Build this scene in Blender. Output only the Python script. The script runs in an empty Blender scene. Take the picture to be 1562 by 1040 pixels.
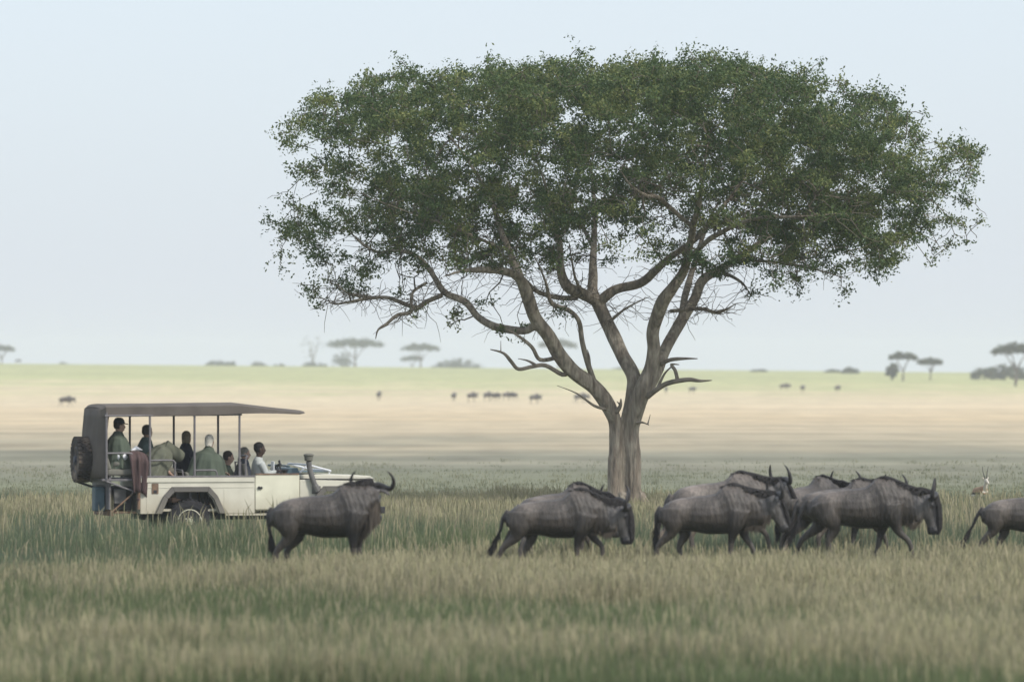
import bpy, math, random
import numpy as np
from mathutils import Vector, Matrix, noise
R = random.Random(11)
NR = np.random.default_rng(5)
sin, cos, pi, rad = math.sin, math.cos, math.pi, math.radians
sc = bpy.context.scene
C = sc.collection

# ------------------------------------------------------------------ camera geometry
F, CX, CY, HOR, EYE = 8680.0, 781.0, 520.0, 573.0, 3.0
PITCH = math.atan((HOR - CY) / F)
def P(px, py, Y):
    u, v = (px - CX) / F, (CY - py) / F
    d = (u, cos(PITCH) - v * sin(PITCH), sin(PITCH) + v * cos(PITCH))
    t = Y / d[1]
    return Vector((d[0] * t, Y, EYE + d[2] * t))
def gy(py): return EYE * F / (py - HOR)
def sstep(a, b, x):
    t = min(1, max(0, (x - a) / (b - a)))
    return t * t * (3 - 2 * t)
def tz(x, y):
    if y <= 620: return 0.0
    px = CX + max(-210, min(210, x)) / 1500 * F
    crest = EYE + 1500 / F * (HOR - 554.5 - 14.5 * px / 1562)
    h = crest * sstep(620, 1500, y)
    if y > 1500: h -= (y - 1500) * 0.0035
    return h

# ------------------------------------------------------------------ materials
def mat(name, col, rough=0.8, metal=0.0, var=0.25, scale=6.0, bump=0.0, bscale=40.0, stretch=(1, 1, 1),
        attr=None, col2=None, spec=0.3, trans=0.0, dirt=None, bdist=0.02):
    m = bpy.data.materials.new(name); m.use_nodes = True
    nt = m.node_tree; n = nt.nodes; l = nt.links
    b = n['Principled BSDF']
    b.inputs['Roughness'].default_value = rough; b.inputs['Metallic'].default_value = metal
    b.inputs['Specular IOR Level'].default_value = spec
    tc = n.new('ShaderNodeTexCoord'); mp = n.new('ShaderNodeMapping'); mp.inputs['Scale'].default_value = stretch
    l.new(tc.outputs['Object'], mp.inputs['Vector'])
    nz = n.new('ShaderNodeTexNoise'); nz.inputs['Scale'].default_value = scale; nz.inputs['Detail'].default_value = 6
    l.new(mp.outputs[0], nz.inputs['Vector'])
    cr = n.new('ShaderNodeMapRange'); cr.inputs['From Min'].default_value = .3; cr.inputs['From Max'].default_value = .7
    cr.inputs['To Min'].default_value = 1 - var; cr.inputs['To Max'].default_value = 1 + var
    l.new(nz.outputs[0], cr.inputs[0])
    if attr:
        src = n.new('ShaderNodeAttribute'); src.attribute_name = attr; base = src.outputs['Color']
    else:
        src = n.new('ShaderNodeRGB'); src.outputs[0].default_value = (*col, 1); base = src.outputs[0]
    if col2:
        mx = n.new('ShaderNodeMix'); mx.data_type = 'RGBA'
        nz2 = n.new('ShaderNodeTexNoise'); nz2.inputs['Scale'].default_value = scale * .45; nz2.inputs['Detail'].default_value = 5
        l.new(mp.outputs[0], nz2.inputs['Vector'])
        r2 = n.new('ShaderNodeMapRange'); r2.inputs['From Min'].default_value = .45; r2.inputs['From Max'].default_value = .62
        l.new(nz2.outputs[0], r2.inputs[0]); l.new(r2.outputs[0], mx.inputs[0])
        l.new(base, mx.inputs[6]); mx.inputs[7].default_value = (*col2, 1); base = mx.outputs[2]
    vm = n.new('ShaderNodeVectorMath'); vm.operation = 'SCALE'
    l.new(base, vm.inputs[0]); l.new(cr.outputs[0], vm.inputs['Scale'])
    fin = vm.outputs[0]
    if dirt:   # dust thrown up from the track onto the lower panels
        dc, z0, z1, amt = dirt
        sx = n.new('ShaderNodeSeparateXYZ'); l.new(tc.outputs['Object'], sx.inputs[0])
        ad = n.new('ShaderNodeMath'); ad.operation = 'MULTIPLY_ADD'; ad.inputs[1].default_value = .5
        l.new(nz.outputs[0], ad.inputs[0]); l.new(sx.outputs[2], ad.inputs[2])
        r3 = n.new('ShaderNodeMapRange'); r3.inputs['From Min'].default_value = z0 + .25; r3.inputs['From Max'].default_value = z1 + .25
        r3.inputs['To Min'].default_value = amt; r3.inputs['To Max'].default_value = 0
        l.new(ad.outputs[0], r3.inputs[0])
        m3 = n.new('ShaderNodeMix'); m3.data_type = 'RGBA'
        l.new(r3.outputs[0], m3.inputs[0]); l.new(fin, m3.inputs[6]); m3.inputs[7].default_value = (*dc, 1); fin = m3.outputs[2]
    l.new(fin, b.inputs['Base Color'])
    if bump:
        n3 = n.new('ShaderNodeTexNoise'); n3.inputs['Scale'].default_value = bscale; n3.inputs['Detail'].default_value = 4
        l.new(mp.outputs[0], n3.inputs['Vector'])
        bp = n.new('ShaderNodeBump'); bp.inputs['Strength'].default_value = bump; bp.inputs['Distance'].default_value = bdist
        l.new(n3.outputs[0], bp.inputs['Height']); l.new(bp.outputs[0], b.inputs['Normal'])
    if trans:
        t = n.new('ShaderNodeBsdfTranslucent'); l.new(fin, t.inputs['Color'])
        ms = n.new('ShaderNodeMixShader'); ms.inputs[0].default_value = trans
        l.new(b.outputs[0], ms.inputs[1]); l.new(t.outputs[0], ms.inputs[2])
        l.new(ms.outputs[0], n['Material Output'].inputs['Surface'])
    return m
M = {}
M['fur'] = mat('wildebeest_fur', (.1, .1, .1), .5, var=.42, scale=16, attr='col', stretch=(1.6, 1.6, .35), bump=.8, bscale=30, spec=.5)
M['hair'] = mat('dark_hair', (.016, .014, .014), .7, var=.4, scale=20)
M['beard'] = mat('beard_hair', (.085, .07, .056), .85, var=.45, scale=14, stretch=(1, 1, .3))
M['horn'] = mat('horn', (.035, .032, .032), .45, var=.3, scale=15)
M['bark'] = mat('acacia_bark', (.33, .285, .225), .95, var=.4, scale=14, stretch=(1, 1, .2), bump=1.0, bscale=11, col2=(.22, .18, .14), bdist=.09)
M['deadwood'] = mat('dead_wood', (.24, .205, .165), .9, var=.4, scale=6, bump=.6, bscale=20)
M['twig'] = mat('twig_bark', (.13, .11, .085), .95, var=.3, scale=5)
M['leaf'] = mat('leaf', (.1, .1, .1), .6, var=.15, scale=2, attr='col', trans=.32, spec=.25)
M['farleaf'] = mat('far_leaf', (.05, .075, .035), .8, var=.3, scale=.6, attr='col', trans=.2)
M['grass'] = mat('grass_blade', (.1, .1, .1), .85, var=.1, scale=.5, attr='col', trans=.35, spec=.12)
M['paint'] = mat('cream_paint', (.60, .575, .475), .5, var=.07, scale=3, bump=.08, bscale=6, dirt=((.42, .37, .27), .5, .95, .7), spec=.4)
M['paint2'] = mat('yellowed_paint', (.68, .66, .52), .5, var=.07, scale=3, bump=.08, bscale=6, dirt=((.42, .37, .27), .5, .95, .7), spec=.4)
M['canvas'] = mat('weathered_canvas', (.122, .106, .092), .9, var=.14, scale=2.5, bump=.5, bscale=3, bdist=.05)
M['steel'] = mat('painted_steel', (.16, .15, .155), .55, var=.2, scale=8)
M['black'] = mat('black_steel', (.035, .034, .036), .6, var=.3, scale=8)
M['grey'] = mat('grey_plastic', (.15, .145, .14), .7, var=.2, scale=6)
M['flare'] = mat('arch_plastic', (.10, .095, .095), .65, var=.25, scale=6, dirt=((.30, .27, .2), .5, 1.2, .5))
M['rubber'] = mat('tyre_rubber', (.06, .052, .048), .9, var=.4, scale=9, col2=(.16, .125, .095))
M['roadtyre'] = mat('road_tyre_rubber', (.028, .027, .03), .85, var=.35, scale=9)
M['rim'] = mat('rim_paint', (.60, .585, .45), .55, var=.2, scale=7)
M['bluerim'] = mat('dark_rim', (.06, .065, .09), .5, var=.2, scale=7)
M['blue'] = mat('teal_blue_paint', (.075, .12, .145), .5, var=.25, scale=6)
M['rust'] = mat('rusty_steel', (.22, .14, .09), .85, var=.35, scale=9, col2=(.11, .09, .075))
M['seat'] = mat('seat_canvas', (.16, .155, .13), .9, var=.2, scale=5, bump=.3, bscale=8)
M['white'] = mat('white_cloth', (.75, .76, .78), .8, var=.05, scale=4)
M['maroon'] = mat('maroon_wool', (.085, .056, .054), .95, var=.2, scale=7, bump=.6, bscale=7, stretch=(1, 1, .3), bdist=.05)
M['glass'] = mat('lamp_glass', (.5, .5, .5), .12, var=.05, spec=.6)
M['skin'] = mat('light_skin', (.42, .27, .20), .55, var=.08, scale=10)
M['darkskin'] = mat('dark_skin', (.055, .034, .026), .5, var=.1, scale=10)
def cloth(n, c): M[n] = mat(n, c, .92, var=.18, scale=7, bump=.5, bscale=9, stretch=(1, 1, .4), bdist=.03)
cloth('green_cloth', (.085, .105, .078)); cloth('teal_cloth', (.11, .155, .145)); cloth('olive_cloth', (.125, .13, .095))
cloth('navy_cloth', (.022, .025, .038)); cloth('slate_cloth', (.06, .068, .085)); cloth('pale_shirt', (.42, .44, .42)); cloth('trouser_cloth', (.12, .11, .085))
M['hair_brown'] = mat('brown_hair', (.035, .024, .018), .7, var=.3, scale=30)
M['hair_black'] = mat('black_hair', (.010, .009, .009), .8, var=.3, scale=40)
M['hair_grey'] = mat('grey_hair', (.20, .185, .155), .8, var=.3, scale=30)
M['hair_silver'] = mat('silver_hair', (.62, .58, .50), .7, var=.25, scale=30)
M['hair_fair'] = mat('fair_hair', (.17, .135, .09), .8, var=.3, scale=30)
M['gaz'] = mat('gazelle_coat', (.3, .2, .1), .7, var=.12, scale=9, attr='col')

# ------------------------------------------------------------------ mesh collector
class MB:
    def __init__(s): s.v = []; s.f = []; s.col = []
    def add(s, vs, fs):
        o = len(s.v); s.v += [tuple(p) for p in vs]; s.f += [tuple(i + o for i in f) for f in fs]; return s
    def box(s, x0, x1, y0, y1, z0, z1):
        return s.add([(x, y, z) for x in (x0, x1) for y in (y0, y1) for z in (z0, z1)],
                     [(0, 1, 3, 2), (4, 6, 7, 5), (0, 4, 5, 1), (2, 3, 7, 6), (0, 2, 6, 4), (1, 5, 7, 3)])
    def prism(s, pts, y0, y1):     # outline in xz pushed along y
        n = len(pts)
        vs = [(x, y0, z) for x, z in pts] + [(x, y1, z) for x, z in pts]
        fs = [tuple(range(n)), tuple(range(2 * n - 1, n - 1, -1))] + [(i, i + n, (i + 1) % n + n, (i + 1) % n) for i in range(n)]
        return s.add(vs, fs)
    def loft(s, st, n=12, up=(0, 0, 1), cap=True, power=1.0, mod=None):
        up = Vector(up); ctr = [Vector(q[0]) for q in st]; vs = []
        for i, q in enumerate(st):
            a = ctr[max(0, i - 1)]; b = ctr[min(len(st) - 1, i + 1)]
            t = (b - a); t = t.normalized() if t.length > 1e-9 else Vector((1, 0, 0))
            side = t.cross(up)
            if side.length < 1e-3: side = t.cross(Vector((1, 0.01, 0)))
            side.normalize(); u2 = side.cross(t).normalized()
            for k in range(n):
                th = 2 * pi * k / n
                cu, cs = cos(th), sin(th)
                if power != 1: cu = math.copysign(abs(cu) ** power, cu); cs = math.copysign(abs(cs) ** power, cs)
                f = mod(i, th) if mod else 1
                vs.append(ctr[i] + u2 * (q[1] * cu * f) + side * (q[2] * cs * f))
        fs = [(i * n + k, i * n + (k + 1) % n, (i + 1) * n + (k + 1) % n, (i + 1) * n + k) for i in range(len(st) - 1) for k in range(n)]
        if cap: fs += [tuple(range(n - 1, -1, -1)), tuple(range((len(st) - 1) * n, len(st) * n))]
        return s.add(vs, fs)
    def tube(s, pts, r, n=8, up=(0, 0.02, 1)):
        if not isinstance(r, (list, tuple)): r = [r] * len(pts)
        return s.loft([(p, q, q) for p, q in zip(pts, r)], n, up)
    def ball(s, c, rx, ry, rz, n=12, m=8):
        c = Vector(c); vs = [c + Vector((0, 0, -rz))]
        for j in range(1, m):
            a = -pi / 2 + pi * j / m
            vs += [c + Vector((rx * cos(a) * cos(2 * pi * k / n), ry * cos(a) * sin(2 * pi * k / n), rz * sin(a))) for k in range(n)]
        vs.append(c + Vector((0, 0, rz))); L = len(vs) - 1
        fs = [(0, 1 + (k + 1) % n, 1 + k) for k in range(n)]
        for j in range(m - 2):
            o = 1 + j * n
            fs += [(o + k, o + (k + 1) % n, o + n + (k + 1) % n, o + n + k) for k in range(n)]
        o = 1 + (m - 2) * n
        fs += [(o + k, o + (k + 1) % n, L) for k in range(n)]
        return s.add(vs, fs)
    def revolve(s, prof, c, n=32):      # profile (r, y) turned about the y axis through c
        vs = [(c[0] + r * cos(2 * pi * k / n), c[1] + y, c[2] + r * sin(2 * pi * k / n)) for r, y in prof for k in range(n)]
        fs = [(i * n + k, i * n + (k + 1) % n, (i + 1) * n + (k + 1) % n, (i + 1) * n + k) for i in range(len(prof) - 1) for k in range(n)]
        fs += [tuple(range(n)), tuple(range((len(prof) - 1) * n, len(prof) * n))]
        return s.add(vs, fs)
    def spike(s, p, d, r, n=3):
        p = Vector(p); d = Vector(d); a = d.orthogonal().normalized(); b = d.cross(a).normalized()
        m = p + d * .55 + Vector((0, 0, -.03 * d.length))
        vs = [p + (a * cos(2 * pi * k / n) + b * sin(2 * pi * k / n)) * r for k in range(n)] + \
             [m + (a * cos(2 * pi * k / n) + b * sin(2 * pi * k / n)) * r * .7 for k in range(n)] + [p + d + Vector((0, 0, -.12 * d.length))]
        fs = [(k, (k + 1) % n, n + (k + 1) % n, n + k) for k in range(n)] + [(n + k, n + (k + 1) % n, 2 * n) for k in range(n)]
        return s.add(vs, fs)
    def xf(s, mtx): s.v = [tuple(mtx @ Vector(p)) for p in s.v]; return s
    def build(s, name, m, parent=None, smooth=False, bevel=0, remesh=0, smo=4, disp=None):
        me = bpy.data.meshes.new(name); me.from_pydata(s.v, [], s.f); me.update()
        o = bpy.data.objects.new(name, me); C.objects.link(o)
        if remesh:
            r = o.modifiers.new('r', 'REMESH'); r.mode = 'VOXEL'; r.voxel_size = remesh
            if smo:
                q = o.modifiers.new('s', 'SMOOTH'); q.factor = .5; q.iterations = smo
            dg = bpy.context.evaluated_depsgraph_get()
            nm = bpy.data.meshes.new_from_object(o.evaluated_get(dg))
            o.modifiers.clear(); o.data = nm; bpy.data.meshes.remove(me); nm.name = name; me = nm; smooth = True
        else:
            import bmesh
            b = bmesh.new(); b.from_mesh(me); bmesh.ops.recalc_face_normals(b, faces=b.faces); b.to_mesh(me); b.free()
        if smooth: me.shade_smooth()
        if bevel:
            q = o.modifiers.new('bevel', 'BEVEL'); q.width = bevel; q.segments = 2; q.limit_method = 'ANGLE'
        if m: me.materials.clear(); me.materials.append(m)
        if parent: o.parent = parent
        return o
def tag(o, label=None, cat=None, group=None, kind=None):
    if label: o['label'] = label
    if cat: o['category'] = cat
    if group: o['group'] = group
    if kind: o['kind'] = kind
    return o
def empty(name, loc=(0, 0, 0), rz=0, **k):
    o = bpy.data.objects.new(name, None); C.objects.link(o); o.location = loc; o.rotation_euler = (0, 0, rz); o.empty_display_size = .2
    return tag(o, **k)
def copy_tree(o, parent=None):
    c = o.copy(); C.objects.link(c); c.parent = parent
    for ch in o.children: copy_tree(ch, c)
    return c
def setcol(me, cols):
    a = me.color_attributes.new('col', 'FLOAT_COLOR', 'POINT')
    arr = np.ones((len(me.vertices), 4), np.float32); arr[:, :3] = cols; a.data.foreach_set('color', arr.ravel())
def coords(me):
    a = np.empty(len(me.vertices) * 3, np.float32); me.vertices.foreach_get('co', a); return a.reshape(-1, 3)
def catmull(pts, sub=4):
    out = []; n = len(pts)
    for i in range(n - 1):
        p0, p1, p2, p3 = pts[max(0, i - 1)], pts[i], pts[i + 1], pts[min(n - 1, i + 2)]
        for k in range(sub):
            t = k / sub
            out.append(tuple(.5 * (2 * b + (c - a) * t + (2 * a - 5 * b + 4 * c - d) * t * t + (3 * b - a - 3 * c + d) * t ** 3) for a, b, c, d in zip(p0, p1, p2, p3)))
    out.append(tuple(pts[-1])); return out
def quickmesh(name, V, sizes, idx, m, cols=None, parent=None):
    me = bpy.data.meshes.new(name); me.vertices.add(len(V)); me.vertices.foreach_set('co', V.astype(np.float32).ravel())
    me.loops.add(len(idx)); me.loops.foreach_set('vertex_index', idx.astype(np.int32))
    st = np.concatenate([[0], np.cumsum(sizes)[:-1]]).astype(np.int32)
    me.polygons.add(len(sizes)); me.polygons.foreach_set('loop_start', st); me.polygons.foreach_set('loop_total', sizes.astype(np.int32))
    me.update(calc_edges=True); me.validate()
    if cols is not None: setcol(me, cols)
    me.materials.append(m)
    o = bpy.data.objects.new(name, me); C.objects.link(o)
    if parent: o.parent = parent
    return o
_grid = NR.random((256, 256))
def vnoise(x, y):
    xi = np.floor(x).astype(int); yi = np.floor(y).astype(int); fx = x - xi; fy = y - yi
    fx = fx * fx * (3 - 2 * fx); fy = fy * fy * (3 - 2 * fy)
    g = lambda a, b: _grid[a % 256, b % 256]
    return (g(xi, yi) * (1 - fx) + g(xi + 1, yi) * fx) * (1 - fy) + (g(xi, yi + 1) * (1 - fx) + g(xi + 1, yi + 1) * fx) * fy
def fbm(x, y): return (vnoise(x, y) + .5 * vnoise(x * 2.1 + 7, y * 2.1 + 3) + .25 * vnoise(x * 4.3 + 1, y * 4.3 + 9)) / 1.75

# ------------------------------------------------------------------ ground
xs = np.concatenate([np.linspace(-1500, -260, 12), np.linspace(-240, 240, 61), np.linspace(260, 1500, 12)])
ys = np.concatenate([np.linspace(-60, 600, 14), np.linspace(620, 1700, 60), np.linspace(1750, 2600, 12)])
V = np.array([(x, y, tz(x, y)) for y in ys for x in xs]); nx = len(xs)
idx = np.array([(j * nx + i, j * nx + i + 1, (j + 1) * nx + i + 1, (j + 1) * nx + i) for j in range(len(ys) - 1) for i in range(nx - 1)]).ravel()
gm = bpy.data.materials.new('savanna_ground'); gm.use_nodes = True
nt = gm.node_tree; n = nt.nodes; l = nt.links; b = n['Principled BSDF']; b.inputs['Roughness'].default_value = .95; b.inputs['Specular IOR Level'].default_value = .1
geo = n.new('ShaderNodeNewGeometry'); sep = n.new('ShaderNodeSeparateXYZ'); l.new(geo.outputs['Position'], sep.inputs[0])
def gnoise(sx, sy, scale, det=5):
    mp = n.new('ShaderNodeMapping'); mp.inputs['Scale'].default_value = (sx, sy, 1); l.new(geo.outputs['Position'], mp.inputs[0])
    z = n.new('ShaderNodeTexNoise'); z.inputs['Scale'].default_value = scale; z.inputs['Detail'].default_value = det; l.new(mp.outputs[0], z.inputs['Vector']); return z.outputs[0]
def math_(op, a, b_, c=None):
    q = n.new('ShaderNodeMath'); q.operation = op
    for i, t in enumerate((a, b_, c)):
        if t is None: continue
        if isinstance(t, (int, float)): q.inputs[i].default_value = t
        else: l.new(t, q.inputs[i])
    return q.outputs[0]
# distance in log scale, disturbed by broad patches
n1 = gnoise(.35, 1, .02); n2 = gnoise(.2, 1, .08); n3 = gnoise(1, 1, .9)
lg = math_('LOGARITHM', math_('MAXIMUM', sep.outputs[1], 10.0), math.e)
dlg = math_('MULTIPLY_ADD', math_('SUBTRACT', n1, .5), .6, math_('MULTIPLY_ADD', math_('SUBTRACT', gnoise(1, .35, .09, 4), .5), .5, lg))
ramp = n.new('ShaderNodeValToRGB'); ramp.color_ramp.interpolation = 'LINEAR'
t_ = math_('DIVIDE', math_('SUBTRACT', dlg, 4.0), 3.6); l.new(t_, ramp.inputs[0])
def tt(Y): return (math.log(Y) - 4.0) / 3.6
stops = [(60, (.095, .115, .05)), (130, (.165, .178, .10)), (170, (.20, .20, .14)), (208, (.245, .232, .17)), (255, (.38, .325, .225)), (320, (.47, .39, .265)), (430, (.56, .445, .285)), (600, (.59, .485, .325)), (790, (.57, .48, .30)), (980, (.42, .42, .20)), (1450, (.36, .37, .165))]
els = ramp.color_ramp.elements
els[0].position = tt(stops[0][0]); els[0].color = (*stops[0][1], 1); els[1].position = tt(stops[1][0]); els[1].color = (*stops[1][1], 1)
for Y_, c_ in stops[2:]:
    e = els.new(tt(Y_)); e.color = (*c_, 1)
f1 = math_('MULTIPLY_ADD', math_('SUBTRACT', n2, .5), .9, 1.0)
f2 = math_('MULTIPLY_ADD', math_('SUBTRACT', n3, .5), .5, math_('MULTIPLY_ADD', math_('SUBTRACT', gnoise(1, .12, .32, 6), .5), .55, f1))
vm = n.new('ShaderNodeVectorMath'); vm.operation = 'SCALE'; l.new(ramp.outputs[0], vm.inputs[0]); l.new(f2, vm.inputs['Scale'])
l.new(vm.outputs[0], b.inputs['Base Color'])
tag(quickmesh('ground', V, np.full(len(idx) // 4, 4), idx, gm), kind='structure')

# ------------------------------------------------------------------ grass
def blades(x, y, h, w0, w1, midf, cols, lean=.35):
    N = len(x); a = NR.random(N) * 2 * pi; la = NR.random(N) * 2 * pi
    dx, dy = np.cos(a), np.sin(a); lx, ly = np.cos(la) * lean * h * NR.random(N), np.sin(la) * lean * h * NR.random(N)
    V = np.zeros((N, 5, 3))
    V[:, 0] = np.stack([x - dx * w0, y - dy * w0, 0 * x], 1); V[:, 1] = np.stack([x + dx * w0, y + dy * w0, 0 * x], 1)
    mx, my, mz = x + lx * midf * .7, y + ly * midf * .7, h * midf
    V[:, 2] = np.stack([mx + dx * w1, my + dy * w1, mz], 1); V[:, 3] = np.stack([mx - dx * w1, my - dy * w1, mz], 1)
    V[:, 4] = np.stack([x + lx, y + ly, h], 1)
    base = np.arange(N)[:, None] * 5
    idx = np.concatenate([base + np.array([0, 1, 2, 3]), base + np.array([3, 2, 4])], 1)
    sizes = np.tile([4, 3], N)
    return V.reshape(-1, 3), sizes, idx.ravel(), np.repeat(cols, 5, 0)
def field(nc, per, y0, y1, hmul, wmul=1.0, taper=0):
    # clump centres over the wedge in view and a margin on both sides of it
    yy = y0 + (y1 - y0) * NR.random(nc * 3); keep = NR.random(nc * 3) < (yy * .095 + 2.5) / (y1 * .095 + 2.5); yy = yy[keep][:nc]
    if taper: yy = yy[NR.random(len(yy)) < np.clip((y1 - yy) / (y1 - y0), 0, 1) ** 2.2]
    xx = (NR.random(len(yy)) * 2 - 1) * (yy * .095 + 2.5)
    k = NR.poisson(per, len(yy)); r = .09 + .22 * NR.random(len(yy))
    ch = .75 + .5 * NR.random(len(yy))
    ct = NR.random(len(yy))
    x = np.repeat(xx, k) + NR.normal(0, 1, k.sum()) * np.repeat(r, k); y = np.repeat(yy, k) + NR.normal(0, 1, k.sum()) * np.repeat(r, k)
    ch = np.repeat(ch, k); ct = np.repeat(ct, k); N = len(x)
    p1 = fbm(x * .16 + 20, y * .10 + 5); p2 = fbm(x * .55, y * .35 + 40); p3 = fbm(x * .09 + 60, y * .05 + 90)
    dry = np.clip((p1 - .5) * 2.4 + (ct - .5) * .55 + (p2 - .5) * 1.2, -.5, .5) + .5
    y_ = y; y = y + (fbm(x * .13 + 11, y * .12 + 31) - .5) * 26 + (p2 - .5) * 6
    band = np.exp(-((y - 79) / 7.5) ** 2) * .36 + np.exp(-((y - 128) / 7) ** 2) * .22 - np.exp(-((y - 61) / 8) ** 2) * .28 - np.exp(-((y - 106) / 9) ** 2) * .04
    y = y_
    dry = np.clip(dry + band - .26, 0, 1)
    isdry = NR.random(N) < (dry * .80 + .04)
    h = (.20 + .26 * NR.random(N)) * ch * hmul * (.55 + .75 * p2) * np.where((y > 76) & (y < 91), 1.0, np.where((y > 91) & (y < 100), 1.75, 1)) * np.where(isdry, 1.25, .95)
    green = np.array([.155, .190, .095]); blue = np.array([.14, .178, .120]); tan = np.array([.40, .35, .235]); straw = np.array([.30, .29, .165])
    q = np.clip((p3 - .42) * 4, 0, 1)[:, None]
    g = green * (1 - q) + blue * q
    g = g * (.85 + .35 * NR.random(N))[:, None]
    s = NR.random(N)[:, None]; d = tan * s + straw * (1 - s)
    c = np.where(isdry[:, None], d * (.82 + .3 * NR.random(N))[:, None], g)
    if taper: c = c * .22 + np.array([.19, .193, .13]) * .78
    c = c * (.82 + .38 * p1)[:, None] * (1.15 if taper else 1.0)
    w0 = np.where(isdry, .0028, .0055) * wmul; w1 = np.where(isdry, .0085, .0045) * wmul; mf = np.where(isdry, .84, .55)
    return blades(x, y, h, w0, w1, mf, c)
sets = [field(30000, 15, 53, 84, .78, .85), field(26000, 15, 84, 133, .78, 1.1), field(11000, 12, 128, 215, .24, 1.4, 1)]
Vs, Ss, Is, Cs, off = [], [], [], [], 0
for v_, s_, i_, c_ in sets:
    Vs.append(v_); Ss.append(s_); Is.append(i_ + off); Cs.append(c_); off += len(v_)
tag(quickmesh('grass', np.concatenate(Vs), np.concatenate(Ss), np.concatenate(Is), M['grass'], np.concatenate(Cs)),
    'knee high mixed green and straw coloured grass covering the plain', 'grass', kind='stuff')

# ------------------------------------------------------------------ leaves
def leaves(name, cl, per, rad_, size, m, parent, pal, flat=.6, sprig=True):
    # cl: (n,3) clump centres; leaves sit along short sprigs that leave each clump centre
    n_ = len(cl); k = NR.poisson(per, n_); N = k.sum()
    ci = np.repeat(np.arange(n_), k)
    ns = 9
    sd = NR.normal(0, 1, (n_, ns, 3)); sd[:, :, 2] = sd[:, :, 2] * flat + .12; sd /= np.linalg.norm(sd, axis=2, keepdims=True)
    sl = rad_ * (.45 + .9 * NR.random((n_, ns)))
    si = NR.integers(0, ns, N); t = NR.random(N) ** .7
    p = cl[ci] + sd[ci, si] * (sl[ci, si] * t)[:, None] + NR.normal(0, rad_ * .13, (N, 3))
    a = NR.normal(0, 1, (N, 3)); a /= np.linalg.norm(a, axis=1, keepdims=True)
    b_ = NR.normal(0, 1, (N, 3)); b_[:, 2] += .6; b_ = np.cross(a, b_); b_ /= np.linalg.norm(b_, axis=1, keepdims=True)
    s = size * (.6 + .8 * NR.random(N))[:, None]
    V = np.stack([p - a * s, p - b_ * s * .5, p + a * s, p + b_ * s * .5], 1).reshape(-1, 3)
    cc = NR.random(n_); tone = cc[ci] * .55 + NR.random(N) * .45
    c0, c1, c2 = [np.array(q) for q in pal]
    col = np.where((tone < .5)[:, None], c0 + (c1 - c0) * (tone * 2)[:, None], c1 + (c2 - c1) * (tone * 2 - 1)[:, None])
    idx = np.arange(N * 4)
    return quickmesh(name, V, np.full(N, 4), idx, m, np.repeat(col, 4, 0), parent)

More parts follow.
